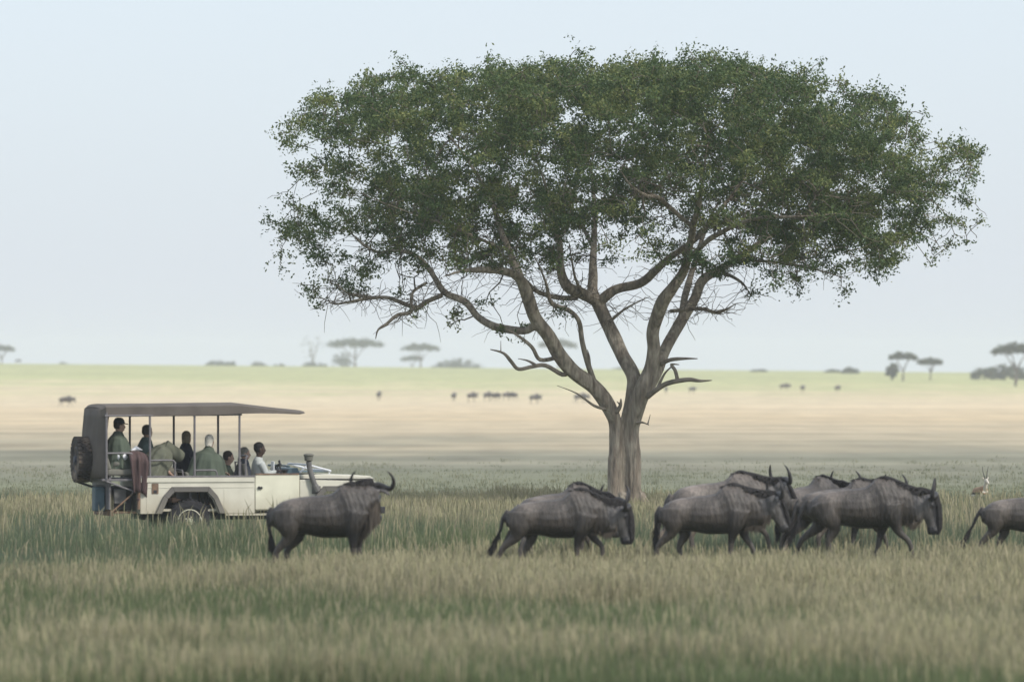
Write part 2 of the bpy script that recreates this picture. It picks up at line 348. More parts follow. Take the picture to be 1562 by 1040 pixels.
# ------------------------------------------------------------------ main tree
TY = 123.0; S = F / TY
tree = empty('acacia_tree', P(953, 785, TY) * 1.0, label='tall spreading acacia with forked grey trunk and wide dense green crown', cat='tree')
tree.location.z = 0
TL = Vector(tree.location)
def tp(px, py, dy): q = P(px, py, TY + dy); return q - TL
limbs = [   # (px, py, depth offset m, radius px)
 [(940, 790, -.10, 13.5), (939, 720, -.10, 11.5), (940, 655, -.1, 11), (932, 628, -.15, 12), (910, 594, -.3, 13), (876, 568, -.6, 12.5), (854, 542, -.8, 12), (837, 512, -1.0, 11.5), (817, 486, -1.2, 11), (802, 447, -1.5, 10), (788, 421, -1.8, 8.5), (763, 412, -2.2, 7.5), (735, 411, -2.6, 6), (703, 414, -3.0, 4.5), (668, 425, -3.4, 3)],
 [(955, 792, .05, 15), (956, 720, .05, 13.5), (958, 655, .05, 13), (966, 600, .1, 13), (966, 572, .2, 12.5), (949, 542, .4, 12), (932, 503, .7, 11.5), (915, 468, .9, 11.5), (904, 447, 1.0, 10), (904, 420, 1.3, 8.5), (904, 386, 1.7, 7.5), (906, 330, 2.3, 5.5), (903, 270, 3.0, 4), (890, 200, 3.6, 3)],
 [(968, 790, -.08, 12.5), (967, 720, -.08, 11.5), (966, 650, -.05, 12), (980, 595, -.2, 14), (994, 560, -.2, 12.5), (998, 533, -.3, 11), (998, 503, -.4, 10.5), (1010, 464, -.7, 11), (1027, 438, -.9, 10), (1042, 412, -1.1, 9), (1053, 373, -1.6, 8), (1062, 330, -2.2, 6.5), (1072, 270, -2.9, 5), (1082, 200, -3.4, 3)],
 [(985, 600, .15, 10), (1004, 562, .5, 10), (1019, 525, .8, 9.5), (1036, 494, 1.1, 9.5), (1058, 460, 1.4, 9), (1071, 430, 1.7, 8.5), (1096, 412, 2.0, 7.5), (1131, 391, 2.3, 7), (1166, 365, 2.6, 6), (1200, 343, 2.6, 5), (1255, 318, 2.4, 4), (1310, 290, 2.2, 3), (1370, 262, 2.0, 2)],
 [(912, 462, .9, 9.5), (884, 447, .5, 9.5), (863, 432, .2, 9), (854, 399, 0, 8), (852, 369, -.3, 7), (843, 325, -.9, 5.5), (828, 270, -1.5, 4), (800, 200, -2.0, 3)],
 [(914, 464, .9, 8), (922, 454, .8, 8.5), (941, 442, .7, 8), (975, 432, .4, 8), (1001, 412, 0, 7.5), (1031, 386, -.3, 6.5), (1062, 365, -.6, 6), (1090, 330, -1.0, 5), (1130, 280, -1.3, 4), (1170, 220, -1.6, 3)],
 [(800, 450, -1.5, 7), (790, 415, -1.2, 7), (772, 369, -.8, 6.5), (757, 330, -.4, 5.5), (735, 280, 0, 4.5), (700, 225, .5, 3.5), (660, 180, .9, 2.5)],
 [(820, 492, -1.2, 6), (800, 505, -1.0, 6.5), (763, 499, -.8, 6.5), (731, 483, -.5, 6), (711, 460, -.3, 6), (680, 448, -.1, 5.5), (665, 425, .1, 5.2), (651, 405, .3, 5), (630, 388, .5, 4.8), (605, 382, .6, 4.5), (579, 385, .7, 4), (558, 376, .8, 3.5), (535, 356, .9, 3), (500, 335, 1, 2)],
 [(1048, 395, -1.4, 6), (1090, 360, -2.4, 5.5), (1150, 335, -3.4, 4.5), (1220, 330, -4.2, 3.5), (1300, 325, -4.5, 2.5)],
 [(1060, 350, -1.8, 5), (1010, 305, -3.0, 5), (985, 298, -3.8, 4.5), (960, 280, -4.6, 3.5), (930, 230, -5.3, 2.5)],
 [(905, 380, 1.8, 5), (870, 320, 3.2, 4.5), (800, 270, 4.4, 3.5), (740, 240, 5.2, 2.5)],
 [(1040, 480, 1.2, 6), (1060, 400, 3.2, 5.5), (1090, 320, 4.6, 4), (1150, 240, 5.6, 3)],
]
tb = MB(); nodes = []
def limb_path(L, sub=5, jit=.035):
    q = catmull(L, sub); out = []; nq = len(q)
    q = [(a, b_, c, r * (.35 + .65 * min(1, (nq - 1 - i) / (sub * 1.6)))) for i, (a, b_, c, r) in enumerate(q)]
    for i, (a, b_, c, r) in enumerate(q):
        p = tp(a, b_, c); j = noise.noise_vector(p * 1.3) * jit * min(1, r / 6)
        out.append((p + j, max(r, .5) * (.78 if b_ < 380 else .78 + .22 * min(1, (b_ - 380) / 60)) / S * .94 * (1 + .10 * noise.noise(p * 2.2))))
    return out
for L in limbs:
    q = limb_path(L); tb.loft([(p, r, r) for p, r in q], 10, (0, 1, .02), mod=lambda i, th: 1 + .07 * sin(3 * th + i * .3) + .05 * sin(5 * th - i * .2))
    nodes += [(p, r) for p, r in q if p.z > 3.6]
# root flare
for px, dy, ex in ((932, -.25, -.35), (950, -.4, .0), (975, -.2, .4), (968, .35, .3), (940, .3, -.25)):
    a = tp(px, 770, dy * .4); tb.loft([(a + Vector((0, 0, .25)), .12, .12), (a + Vector((ex * .3, dy * .3, -.05)), .14, .14), (a + Vector((ex * .8, dy * .8, -.25)), .08, .08)], 8, (0, 1, 0))
tb.build('trunk', M['bark'], tree, remesh=.026, smo=2)
thin = [
 [(674, 451, -.1, 4), (651, 460, -.2, 4), (636, 470, -.4, 4), (619, 464, -.5, 3.6), (593, 454, -.6, 3.2), (570, 454, -.6, 3), (550, 457, -.7, 2.6), (512, 464, -.8, 2), (501, 458, -.9, 1.2)],
 [(570, 454, -.6, 2.8), (545, 450, -.5, 2.4), (528, 446, -.5, 2), (510, 430, -.4, 1.4)],
 [(651, 431, -.2, 2.5), (630, 445, -.4, 2.6), (627, 462, -.5, 2.6), (626, 477, -.6, 2.8), (607, 480, -.8, 2.8), (590, 494, -.9, 2.5), (577, 503, -1.0, 2.2), (573, 517, -1.0, 1.6)],
 [(906, 580, -.35, 4.5), (897, 555, -.5, 4.5), (888, 520, -.7, 4.2), (883, 490, -.9, 4), (867, 473, -1, 4), (841, 462, -1.1, 3.5), (832, 429, -1.3, 3), (815, 390, -1.6, 2)],
 [(899, 562, -.5, 3), (899, 545, -.6, 2.2), (896, 533, -.6, 1.5)],
 [(880, 455, .5, 4.2), (850, 453, .3, 4.2), (820, 445, .1, 3.8), (802, 428, 0, 3.4), (775, 400, -.2, 2.6), (740, 360, -.5, 2)],
 [(890, 450, .4, 3), (878, 425, .1, 2.4), (872, 395, -.2, 2), (868, 370, -.4, 1.4)],
 [(850, 545, -.7, 3.4), (824, 548, -.9, 3.2), (811, 529, -1, 3), (790, 512, -1.1, 2.8), (765, 498, -1.2, 2)],
 [(1023, 475, .7, 3.2), (1057, 471, .5, 3.2), (1075, 472, .4, 3), (1092, 477, .3, 3), (1108, 472, .2, 2.6), (1123, 463, .1, 1.8)],
 [(930, 490, .6, 2.6), (955, 470, .3, 2.4), (985, 455, .1, 1.8)],
 [(1096, 412, 2, 3.5), (1130, 430, 1.6, 3), (1145, 450, 1.2, 1.6)],
 [(1120, 396, 2, 3.5), (1180, 400, 1.0, 3), (1240, 410, .4, 2.5), (1290, 425, -.2, 1.5)],
 [(765, 380, -.8, 3), (700, 350, -1.6, 3), (640, 330, -2.2, 2.4), (560, 300, -2.6, 1.6)],
]
for L in thin:
    q = limb_path(L, 5, .03); MB().tube([p for p, r in q], [r for p, r in q], 7, (0, 1, .02)).build('branch', M['bark'], tree, smooth=True)
    nodes += [(p, r) for p, r in q if p.z > 4.1]
dead = [
 [[(870, 566, -.5, 4), (858, 571, -.7, 3.8), (832, 557, -.9, 3.4), (812, 559, -1, 3.2), (791, 563, -1.1, 3), (780, 552, -1.2, 3), (768, 539, -1.3, 2.8), (748, 533, -1.4, 2.2)], [(818, 557, -1, 2.6), (805, 550, -1, 2.2), (790, 547, -1, 1.6)], [(764, 537, -1.3, 1.4), (764, 520, -1.3, .8)]],
 [[(988, 605, -.3, 5), (1000, 596, -.5, 4.6), (1019, 585, -.7, 4.2), (1049, 579, -.9, 3.6), (1068, 581, -1, 3.2), (1086, 580, -1, 2)], [(1034, 581, -.8, 3.2), (1030, 565, -.8, 3), (1024, 556, -.8, 2.8), (1036, 556, -.9, 2)], [(1003, 592, -.5, 2.8), (1014, 570, -.6, 2.4), (1027, 557, -.7, 2.2)]],
 [[(1008, 556, -.2, 3.6), (1023, 549, -.4, 3.2), (1045, 547, -.6, 3), (1064, 547, -.7, 2.2)]],
 [[(940, 628, -.25, 4), (946, 618, -.35, 4), (947, 608, -.4, 3)], [(945, 616, -.35, 2.5), (941, 612, -.4, 1.6)]],
 [[(972, 645, -.2, 2.4), (980, 644, -.3, 2.2), (990, 648, -.4, 1.8)], [(988, 647, -.4, 1.8), (992, 632, -.4, 1.2)]],
 [[(924, 624, -.3, 2.6), (905, 618, -.5, 2.2), (880, 600, -.6, 1.6), (850, 588, -.7, .9)]],
]
for D_ in dead:
    mb = MB()
    for L in D_:
        q = limb_path(L, 4, .02); mb.tube([p for p, r in q], [r for p, r in q], 7, (0, 1, .02))
    mb.build('dead_branch', M['deadwood'], tree, smooth=True)
# crown: overlapping masses of foliage, (px, py, rx, ry, weight)
lobes = [(520, 178, 62, 38, 1.0), (612, 150, 85, 42, 1.3), (735, 145, 90, 46, 1.5), (860, 142, 95, 48, 1.6), (985, 132, 95, 46, 1.6), (1090, 140, 95, 52, 1.6), (1195, 165, 85, 52, 1.5), (1290, 190, 75, 48, 1.3),
 (1350, 235, 60, 42, 1.0), (1430, 238, 42, 24, .42), (1425, 318, 50, 38, .6), (1345, 330, 75, 48, 1.2), (1235, 345, 85, 55, 1.3), (1300, 270, 80, 45, 1.3), (1185, 260, 85, 50, 1.3), (1065, 235, 90, 45, 1.1),
 (940, 225, 95, 45, 1.1), (815, 220, 85, 42, 1.0), (700, 212, 80, 38, .9), (590, 205, 70, 32, .7), (500, 262, 48, 24, .55), (565, 262, 60, 26, .5), (645, 258, 60, 26, .6), (1400, 278, 50, 26, .5), (468, 352, 42, 36, .6), (540, 325, 62, 36, .75), (512, 415, 52, 30, .5),
 (620, 318, 75, 42, .95), (705, 305, 80, 45, 1.0), (650, 375, 75, 35, .6), (800, 320, 85, 45, .75), (900, 310, 80, 45, .7), (995, 305, 80, 45, .65), (1110, 330, 70, 42, .8), (745, 375, 65, 35, .8),
 (1135, 405, 50, 26, .35), (1300, 395, 70, 24, .6), (1060, 390, 60, 30, .4), (830, 385, 70, 30, .45), (960, 375, 60, 30, .2), (470, 215, 30, 24, .22), (560, 445, 45, 14, .14), (1200, 410, 55, 20, .45), (820, 480, 40, 25, .04), (700, 465, 70, 18, .10)]
cl = []
x0c = 955.0
for (a, b_, rx, ry, w) in lobes:
    area = rx * ry / 3600.0
    Rd = math.sqrt(max(.04, 1 - ((a - x0c) / 560.0) ** 2)) * 6.2
    nn = int(round(w * area * 92 * (.45 + .55 * Rd / 6.2)))
    for _ in range(max(2, nn)):
        while True:
            u, v, w3 = R.uniform(-1, 1), R.uniform(-1, 1), R.uniform(-1, 1)
            if u * u + v * v < 1: break
        dep = w3 * Rd * (1.0 if b_ < 260 else .85)
        if noise.noise(Vector(((a + u * rx) * .011, (b_ + v * ry) * .017, dep * .35))) < -.16 and R.random() < .5: continue
        # the crown is a shallow dome: its rim in depth hangs lower
        drop = (abs(dep) / 6.2) ** 2 * 26 if b_ < 260 else 0
        if abs(dep) > .8 * Rd and b_ > 380: continue
        cl.append(tp(a + u * rx, b_ + v * ry + drop, dep))
# loose sprays standing proud of the outline
top = [(455, 152), (500, 133), (560, 112), (613, 96), (680, 104), (740, 90), (812, 92), (880, 82), (940, 96), (1000, 84), (1058, 76), (1095, 78), (1130, 88), (1180, 98), (1225, 98), (1275, 118), (1330, 135), (1362, 148), (1390, 180), (1400, 205), (1470, 208), (1484, 222), (1478, 262), (1480, 300), (1478, 335), (1462, 360), (1420, 388), (1350, 405), (1295, 432), (1230, 440), (1150, 448),
       (432, 382), (428, 330), (440, 300), (452, 260), (432, 205), (450, 190), (475, 170), (470, 445), (480, 430), (500, 462), (600, 440), (640, 470), (1440, 375), (690, 478), (770, 495), (1180, 425)]
ce = []
for (a, b_) in top:
    for _ in range(2): ce.append(tp(a + R.gauss(0, 9), b_ + 7 + R.gauss(0, 6), R.gauss(0, 1.6) * (1 if abs(a - x0c) < 450 else .5)))
for _ in range(150):
    i = R.randrange(5, 22); t = R.random(); a0, b0 = top[i]; a1, b1 = top[i + 1]
    ce.append(tp(a0 + (a1 - a0) * t, b0 + (b1 - b0) * t + 12 + abs(R.gauss(0, 7)), R.uniform(-3.5, 3.5)))
# branchlets: tie every clump to the nearest wood already grown
allc = [(c, 1) for c in cl] + [(c, 0) for c in ce]
NP = np.array([tuple(p) for p, r in nodes]); NRd = np.array([r for p, r in nodes])
allc.sort(key=lambda c: float(np.min(np.linalg.norm(NP - np.array(c[0]), axis=1))))
tw = MB(); cap_ = len(NP) + len(allc) * 4
buf = np.zeros((cap_, 3)); buf[:len(NP)] = NP; rb = np.zeros(cap_); rb[:len(NP)] = NRd; cnt = len(NP)
for c, kind in allc:
    c = Vector(c); d = np.linalg.norm(buf[:cnt] - np.array(c), axis=1) + np.where(rb[:cnt] < .011, .25, 0); i = int(np.argmin(d)); q = Vector(buf[i]); L_ = (c - q).length
    if L_ < .08: continue
    r0 = min(rb[i] * .7, .010 + L_ * .012); r1 = .009
    j = Vector((R.gauss(0, 1), R.gauss(0, 1), R.gauss(0, 1))) * L_ * .12
    pts = catmull([tuple(q), tuple(q.lerp(c, .35) + j + Vector((0, 0, .06 * L_))), tuple(q.lerp(c, .7) - j * .7), tuple(c)], 2)
    rs = [r0 + (r1 - r0) * k / (len(pts) - 1) for k in range(len(pts))]
    tw.tube(pts, rs, 4, (.1, 1, .1))
    for k in (2, 4, 6):
        buf[cnt] = pts[k]; rb[cnt] = rs[k]; cnt += 1
# fine dead twig tangle inside and under the crown
for _ in range(3200):
    p = Vector(buf[R.randrange(len(NP), cnt)]) if R.random() < .7 else Vector(NP[R.randrange(len(NP))])
    if p.z > 7.2 or p.z < 4.2: continue
    d = Vector((R.gauss(0, 1), R.gauss(0, 1), R.gauss(.1, .6))).normalized() * R.uniform(.08, .2); pts = [p]
    for k in range(4): pts.append(pts[-1] + d + Vector((R.gauss(0, .04), R.gauss(0, .04), R.gauss(0, .04))))
    tw.tube(pts, [.009, .008, .007, .006, .004], 3)
for _ in range(380):
    i = R.randrange(len(NRd)); p = Vector(NP[i])
    if p.z > 6.3 or NRd[i] > .09: continue
    pts = [p]
    d = Vector((R.gauss(0, .5), R.gauss(0, .5), -R.uniform(.2, 1)))
    for k in range(4): pts.append(pts[-1] + d * .11 + Vector((R.gauss(0, .03), R.gauss(0, .03), 0)))
    tw.tube(pts, [.007, .006, .005, .004, .003], 3)
tag(tw.build('twigs', M['twig'], tree), kind='stuff')
pal = [(.042, .074, .030), (.085, .130, .046), (.24, .25, .085)]
CL = np.array([tuple(c) for c in cl]); CE = np.array([tuple(c) for c in ce])
allL = np.concatenate([CL, CE]); print('clumps', len(CL), len(CE))
crown = leaves('crown', CL, 135, .36, .0345, M['leaf'], tree, pal, flat=.5)
cr2 = leaves('tip_leaves', CE, 46, .30, .036, M['leaf'], tree, pal, flat=.9)
tag(cr2, kind='stuff')

# ------------------------------------------------------------------ wildebeest
def head_parts(b, Hm):
    h = MB()
    h.loft([((-.03, 0, .0), .09, .07), ((.03, 0, .0), .12, .095), ((.12, 0, -.015), .135, .10), ((.21, 0, -.02), .125, .09), ((.32, 0, -.01), .098, .072), ((.43, 0, -.005), .085, .066), ((.50, 0, -.01), .085, .074), ((.555, 0, -.02), .065, .055)], 12)
    for s in (1, -1):
        h.loft([((.02, s * .07, .06), .03, .03), ((.01, s * .14, .04), .045, .02), ((.02, s * .21, .0), .04, .015), ((.05, s * .25, -.03), .012, .008)], 8)  # ear
        h.ball((.50, s * .05, .02), .035, .03, .04, 8, 6)     # nostril
        h.ball((.13, s * .09, .04), .03, .02, .025, 8, 6)     # brow and eye
    h.xf(Hm); b.v_off = len(b.v); b.add(h.v, h.f)
def horn_mesh(Hm, s, k=1.0):
    pts = [(-.01, 0, .10), (-.01, s * .07, .115), (.01, s * .15, .10), (.02, s * .22, .08), (-.01, s * .27, .08), (-.08, s * .295, .10), (-.15, s * .285, .125), (-.21, s * .25, .14), (-.245, s * .215, .145)]
    r = [.045, .047, .042, .036, .032, .027, .020, .012, .004]
    q = catmull(pts, 3); rr = catmull([(x,) for x in r], 3)
    return MB().tube([Vector(p) * k for p in q], [x[0] * k for x in rr], 8, (0, .1, 1)).xf(Hm)
def wildebeest(loc, rz, legs, neck, hp, scale=1.0, tail=None, label='', low=False, hump=0.0, lum=1.0):
    """legs: four paths (FR near, FL far, RR near, RL far) of (x,z) joints; neck: list of (x,y,z,ru,rs); hp = (poll xyz, yaw, pitch, roll)"""
    t = None
    b = MB()
    b.loft([((-.70, 0, .97), .07, .05), ((-.66, 0, .945), .15, .12), ((-.57, 0, .92), .205, .19), ((-.42, 0, .915), .245, .225), ((-.22, 0, .93), .262, .235), ((0, 0, .915), .293, .265), ((.2, 0, .93), .312, .255), ((.35, 0, .99 + hump / 2), .368, .22), ((.48, 0, .99), .35, .195), ((.60, 0, .96), .27, .16), ((.68, 0, .95), .17, .10)], 16)
    b.loft([((.24, 0, 1.19), .06, .08), ((.35, 0, 1.265 + hump), .105, .085), ((.46, 0, 1.255 + hump), .10, .08), ((.60, 0, 1.16), .07, .06)], 10)
    b.loft([((x, y, z), ru, rs) for x, y, z, ru, rs in neck], 12)
    poll, yaw, pitch, roll = hp
    Hm = Matrix.Translation(poll) @ Matrix.Rotation(yaw, 4, 'Z') @ Matrix.Rotation(pitch, 4, 'Y') @ Matrix.Rotation(roll, 4, 'X')
    head_parts(b, Hm)
    for i, L in enumerate(legs):
        s = -1 if i in (0, 2) else 1
        fr = i < 2
        yy = [.14, .15, .13, .12, .12, .12] if fr else [.12, .15, .13, .12, .12, .12]
        ru = [.20, .125, .062, .040, .036, .045] if fr else [.22, .175, .09, .046, .036, .045]
        rs = [.08, .075, .05, .036, .032, .038] if fr else [.10, .10, .06, .036, .032, .038]
        st = []
        for k, (x, z) in enumerate(L): st.append(((x, s * yy[k], z), ru[k], rs[k]))
        st2 = catmull([(*c, a, d) for c, a, d in st], 3)
        b.loft([(q[:3], q[3], q[4]) for q in st2], 10, (1, 0, .01))
        x, z = L[-1]
        b.loft([((x, s * .12, z + .05), .04, .035), ((x + .02, s * .12, z + .005), .055, .042)], 8, (1, 0, .01))
    tl = tail or [(-.69, 1.03), (-.75, .93), (-.77, .78), (-.78, .62)]
    b.tube([(x, 0, z) for x, z in tl], [.035, .03, .026, .02], 8, (1, 0, .1))
    if low:
        for s in (1, -1):
            h = horn_mesh(Hm, s); b.add(h.v, h.f)
    vox = .035 if low else .0155
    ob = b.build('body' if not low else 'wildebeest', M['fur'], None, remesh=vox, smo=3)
    co = coords(ob.data); inv = np.array(Hm.inverted())
    hc = co @ inv[:3, :3].T + inv[:3, 3]
    x, y, z = co[:, 0], co[:, 1], co[:, 2]
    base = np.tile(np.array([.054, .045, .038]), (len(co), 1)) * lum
    n_ = np.array([noise.noise(Vector((a * 1.8, c * 1.2, d * 2.0))) for a, c, d in zip(x, y, z)])
    n2_ = np.array([noise.noise(Vector((a * 6, c * 6, d * 3))) for a, c, d in zip(x, y, z)])
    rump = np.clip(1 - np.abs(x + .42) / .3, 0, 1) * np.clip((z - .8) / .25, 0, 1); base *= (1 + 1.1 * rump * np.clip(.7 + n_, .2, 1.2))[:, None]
    top_light = np.clip((z - 1.05) / .2, 0, 1) * (x < .75); base *= (1 + .7 * top_light * np.clip(.6 + n_ * 1.2, 0, 1.4))[:, None]  # upper back paler: light from above put into the coat colour
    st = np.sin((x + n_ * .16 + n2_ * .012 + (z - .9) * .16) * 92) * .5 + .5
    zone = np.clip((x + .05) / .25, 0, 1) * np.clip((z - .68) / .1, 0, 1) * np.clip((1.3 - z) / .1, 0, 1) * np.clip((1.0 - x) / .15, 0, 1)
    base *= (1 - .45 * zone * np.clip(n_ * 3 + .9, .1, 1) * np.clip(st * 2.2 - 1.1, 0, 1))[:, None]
    sh = np.exp(-((x - .42) / .2) ** 2 - ((z - .85) / .28) ** 2); base *= (1 - .3 * sh)[:, None]; flank_shade = np.clip((1.0 - z) / .2, 0, 1) * (z > .55); base *= (1 - .22 * flank_shade)[:, None]  # darker shoulder patch; lower flank has shade put into the coat colour
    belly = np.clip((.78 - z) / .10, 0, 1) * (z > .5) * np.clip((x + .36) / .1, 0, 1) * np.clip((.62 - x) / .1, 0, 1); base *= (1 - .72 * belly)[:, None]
    base *= (1 + .35 * n2_)[:, None]
    leg = np.clip((.62 - z) / .12, 0, 1) * (hc[:, 0] < -.1 if not low else 1); legc = np.array([.11, .09, .07]); base = base * (1 - leg[:, None]) + legc * leg[:, None] * (1 + .3 * n2_)[:, None]
    inner = leg * ((np.sign(y) > 0)); base = base * (1 - .35 * inner[:, None]) + np.array([.34, .28, .22]) * .35 * inner[:, None]
    inhead = (hc[:, 0] > -.06) & (hc[:, 0] < .62) & (np.abs(hc[:, 1]) < .3) & (np.abs(hc[:, 2]) < .2)
    face = inhead & ((hc[:, 2] > .035) | (hc[:, 0] > .44)); base[face] = (.016, .015, .017)
    ck = inhead & ~face; base[ck] = np.array([.085, .078, .074]) * (1 + .5 * n2_[ck])[:, None]
    tm = (x < -.715) & (z > .5) & (z < 1.02) & (np.abs(y) < .07); base[tm] = (.02, .018, .018)
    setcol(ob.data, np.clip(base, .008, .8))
    if not low:      # loose hide: hanging folds on neck and shoulder, rib and hip relief
        nv3 = np.empty(len(co) * 3, np.float32); ob.data.vertices.foreach_get('normal', nv3); nv3 = nv3.reshape(-1, 3)
        zn = np.clip((x - .15) / .2, 0, 1) * np.clip((z - .7) / .1, 0, 1) * np.clip((1.02 - x) / .1, 0, 1) * (~inhead)
        dsp = .004 * zn * np.sin((x + n_ * .12 + (z - .9) * .16) * 92 + 1.2) + .012 * zn * n2_ + .010 * n2_ * np.clip((z - .6) / .1, 0, 1) * (~inhead)
        dsp += .02 * np.exp(-((x - .40) / .09) ** 2 - ((z - .95) / .22) ** 2) - .018 * np.exp(-((x - .22) / .07) ** 2 - ((z - .95) / .25) ** 2)
        dsp += .02 * np.exp(-((x + .46) / .12) ** 2 - ((z - 1.02) / .12) ** 2) - .03 * np.exp(-((x + .25) / .08) ** 2 - ((z - .88) / .16) ** 2)
        co2 = co + nv3 * (dsp * (np.abs(nv3[:, 1]) > .2))[:, None]; ob.data.vertices.foreach_set('co', co2.astype(np.float32).ravel()); ob.data.update()
    if low:
        ob.data.name = 'wildebeest'; return ob
    t = empty('wildebeest', loc, rz, label=label, cat='wildebeest', group='wildebeest herd walking through the grass'); t.scale = (scale,) * 3
    ob.parent = t
    for s in (1, -1): horn_mesh(Hm, s).build('horn', M['horn'], t, smooth=True)
    # mane along the crest of the neck to the shoulder
    m = MB(); crest = [(.27, 0, 1.31 + hump), (.38, 0, 1.345 + hump), (.48, 0, 1.325 + hump)] + [(q[0], q[1], q[2] + q[3] + .025) for q in neck[1:]] + [tuple(Hm @ Vector((-.02, 0, .10)))]
    cc = catmull(crest, 6)
    m.loft([(p, .045 * min(1, .3 + .2 * i), .03) for i, p in enumerate(cc)], 6)
    for p in cc:
        for k in range(14):
            sg = R.choice((-1, 1)); d = Vector((-.05 + R.gauss(0, .02), sg * R.uniform(.02, .07), R.uniform(-.13, .03))); m.spike(Vector(p) + Vector((R.uniform(-.02, .02), R.gauss(0, .012), .012)), d * R.uniform(.8, 1.3), .012)
    fb = MB().loft([((.0, 0, .12), .045, .05), ((.16, 0, .125), .055, .062), ((.34, 0, .11), .052, .062), ((.48, 0, .085), .045, .055), ((.56, 0, .04), .03, .04)], 8).xf(Hm); m.add(fb.v, fb.f)
    for k in range(90):   # forelock and dark face brush
        u = R.uniform(-.02, .42); p = Hm @ Vector((u, R.gauss(0, .03), .11 - .06 * u)); m.spike(p, (Hm.to_3x3() @ Vector((.07, R.gauss(0, .02), .015))), .010)
    m.build('mane', M['hair'], t)
    bd = MB()
    jaw = Hm @ Vector((.22, 0, -.11)); th = [(.58, 0, .80), (.70, neck[2][1] * .6, .79)] + [(neck[3][0], neck[3][1], neck[3][2] - neck[3][3] * .9)] + [tuple(jaw)]
    if yaw > 1: th = [(.50, 0, .80), (.60, -.06, .86), (.70, -.10, .98), (.76, -.02, 1.06)]
    for p in catmull(th, 12):
        for k in range(12):
            bd.spike(Vector(p) + Vector((R.gauss(0, .012), R.gauss(0, .022), .05)), Vector((R.gauss(-.02, .02), R.gauss(0, .02), -R.uniform(.12, .24) * (1.35 if yaw > 1 else .8))), .010)
    bd.build('beard', M['beard'], t)
    tu = MB(); a, c = tl[-1]; a0, c0 = tl[-2]
    dd = Vector((a - a0, 0, c - c0)).normalized()
    for k in range(95):
        s_ = R.random(); p = Vector((a0 + (a - a0) * s_, R.gauss(0, .012), c0 + (c - c0) * s_)); tu.spike(p, dd * R.uniform(.14, .32) + Vector((R.gauss(0, .035), R.gauss(0, .03), 0)), .012)
    tu.build('tail_tuft', M['hair'], t)
    return t
FRs = [(.46, .98), (.44, .78), (.42, .56), (.43, .36), (.42, .10), (.44, .04)]
RRs = [(-.48, 1.0), (-.45, .80), (-.44, .62), (-.58, .43), (-.54, .12), (-.52, .04)]
neck_low = [(.40, 0, 1.0, .32, .19), (.58, 0, .965, .295, .155), (.72, 0, .935, .265, .13), (.84, 0, .935, .225, .11), (.94, 0, .985, .17, .095)]
neck_mid = [(.40, 0, 1.02, .32, .19), (.58, 0, .99, .29, .155), (.71, 0, .985, .26, .135), (.82, 0, 1.0, .225, .115), (.92, 0, 1.06, .16, .095)]
stride_a = [[(.46, .98), (.42, .78), (.36, .56), (.35, .37), (.34, .12), (.35, .04)], [(.50, .98), (.55, .78), (.60, .62), (.72, .49), (.71, .27), (.66, .18)],
            [(-.50, 1.0), (-.52, .82), (-.58, .64), (-.78, .46), (-.86, .22), (-.92, .12)], [(-.46, 1.0), (-.40, .80), (-.34, .62), (-.44, .42), (-.36, .14), (-.32, .04)]]
stride_b = [[(.48, .98), (.52, .78), (.60, .58), (.74, .44), (.80, .20), (.78, .12)], [(.45, .98), (.40, .78), (.34, .56), (.30, .38), (.24, .14), (.22, .06)],
            [(-.46, 1.0), (-.40, .80), (-.33, .62), (-.42, .42), (-.36, .14), (-.33, .04)], [(-.50, 1.0), (-.52, .82), (-.58, .64), (-.80, .46), (-.90, .24), (-.98, .16)]]
stride_c = [[(.46, .98), (.44, .78), (.38, .57), (.36, .38), (.28, .12), (.28, .04)], [(.49, .98), (.52, .78), (.58, .58), (.68, .42), (.76, .16), (.80, .06)],
            [(-.50, 1.0), (-.50, .82), (-.54, .64), (-.72, .45), (-.76, .18), (-.80, .08)], [(-.46, 1.0), (-.40, .80), (-.33, .62), (-.42, .42), (-.34, .12), (-.30, .04)]]
# head low: face hangs down almost upright
def put(px, py, dz=0): p = P(px, py, gy(py)); p.z = dz; return p
tail_back = [(-.69, 1.04), (-.77, .92), (-.80, .76), (-.88, .58)]
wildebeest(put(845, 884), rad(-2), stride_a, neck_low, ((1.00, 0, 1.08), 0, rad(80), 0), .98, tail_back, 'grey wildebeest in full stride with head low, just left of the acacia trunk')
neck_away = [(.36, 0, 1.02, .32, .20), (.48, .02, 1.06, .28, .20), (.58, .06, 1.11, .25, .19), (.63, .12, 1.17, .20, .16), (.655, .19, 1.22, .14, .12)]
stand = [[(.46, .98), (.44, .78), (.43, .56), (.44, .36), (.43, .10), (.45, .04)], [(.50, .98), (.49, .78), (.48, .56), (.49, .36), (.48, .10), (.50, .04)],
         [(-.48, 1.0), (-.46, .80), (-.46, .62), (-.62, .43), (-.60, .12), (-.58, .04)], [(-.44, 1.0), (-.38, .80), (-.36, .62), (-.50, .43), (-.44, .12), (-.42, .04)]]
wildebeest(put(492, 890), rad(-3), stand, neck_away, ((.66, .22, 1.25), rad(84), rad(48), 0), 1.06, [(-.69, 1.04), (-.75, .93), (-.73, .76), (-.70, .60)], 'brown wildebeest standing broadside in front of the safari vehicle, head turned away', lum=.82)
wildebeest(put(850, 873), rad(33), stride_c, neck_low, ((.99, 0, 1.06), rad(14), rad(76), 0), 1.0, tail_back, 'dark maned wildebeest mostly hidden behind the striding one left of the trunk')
wildebeest(put(1092, 861), rad(16), stride_b, neck_mid, ((.96, 0, 1.18), rad(10), rad(58), 0), 1.08, tail_back, 'pale backed wildebeest farther back, its rump and hump showing above a nearer one', lum=1.45)
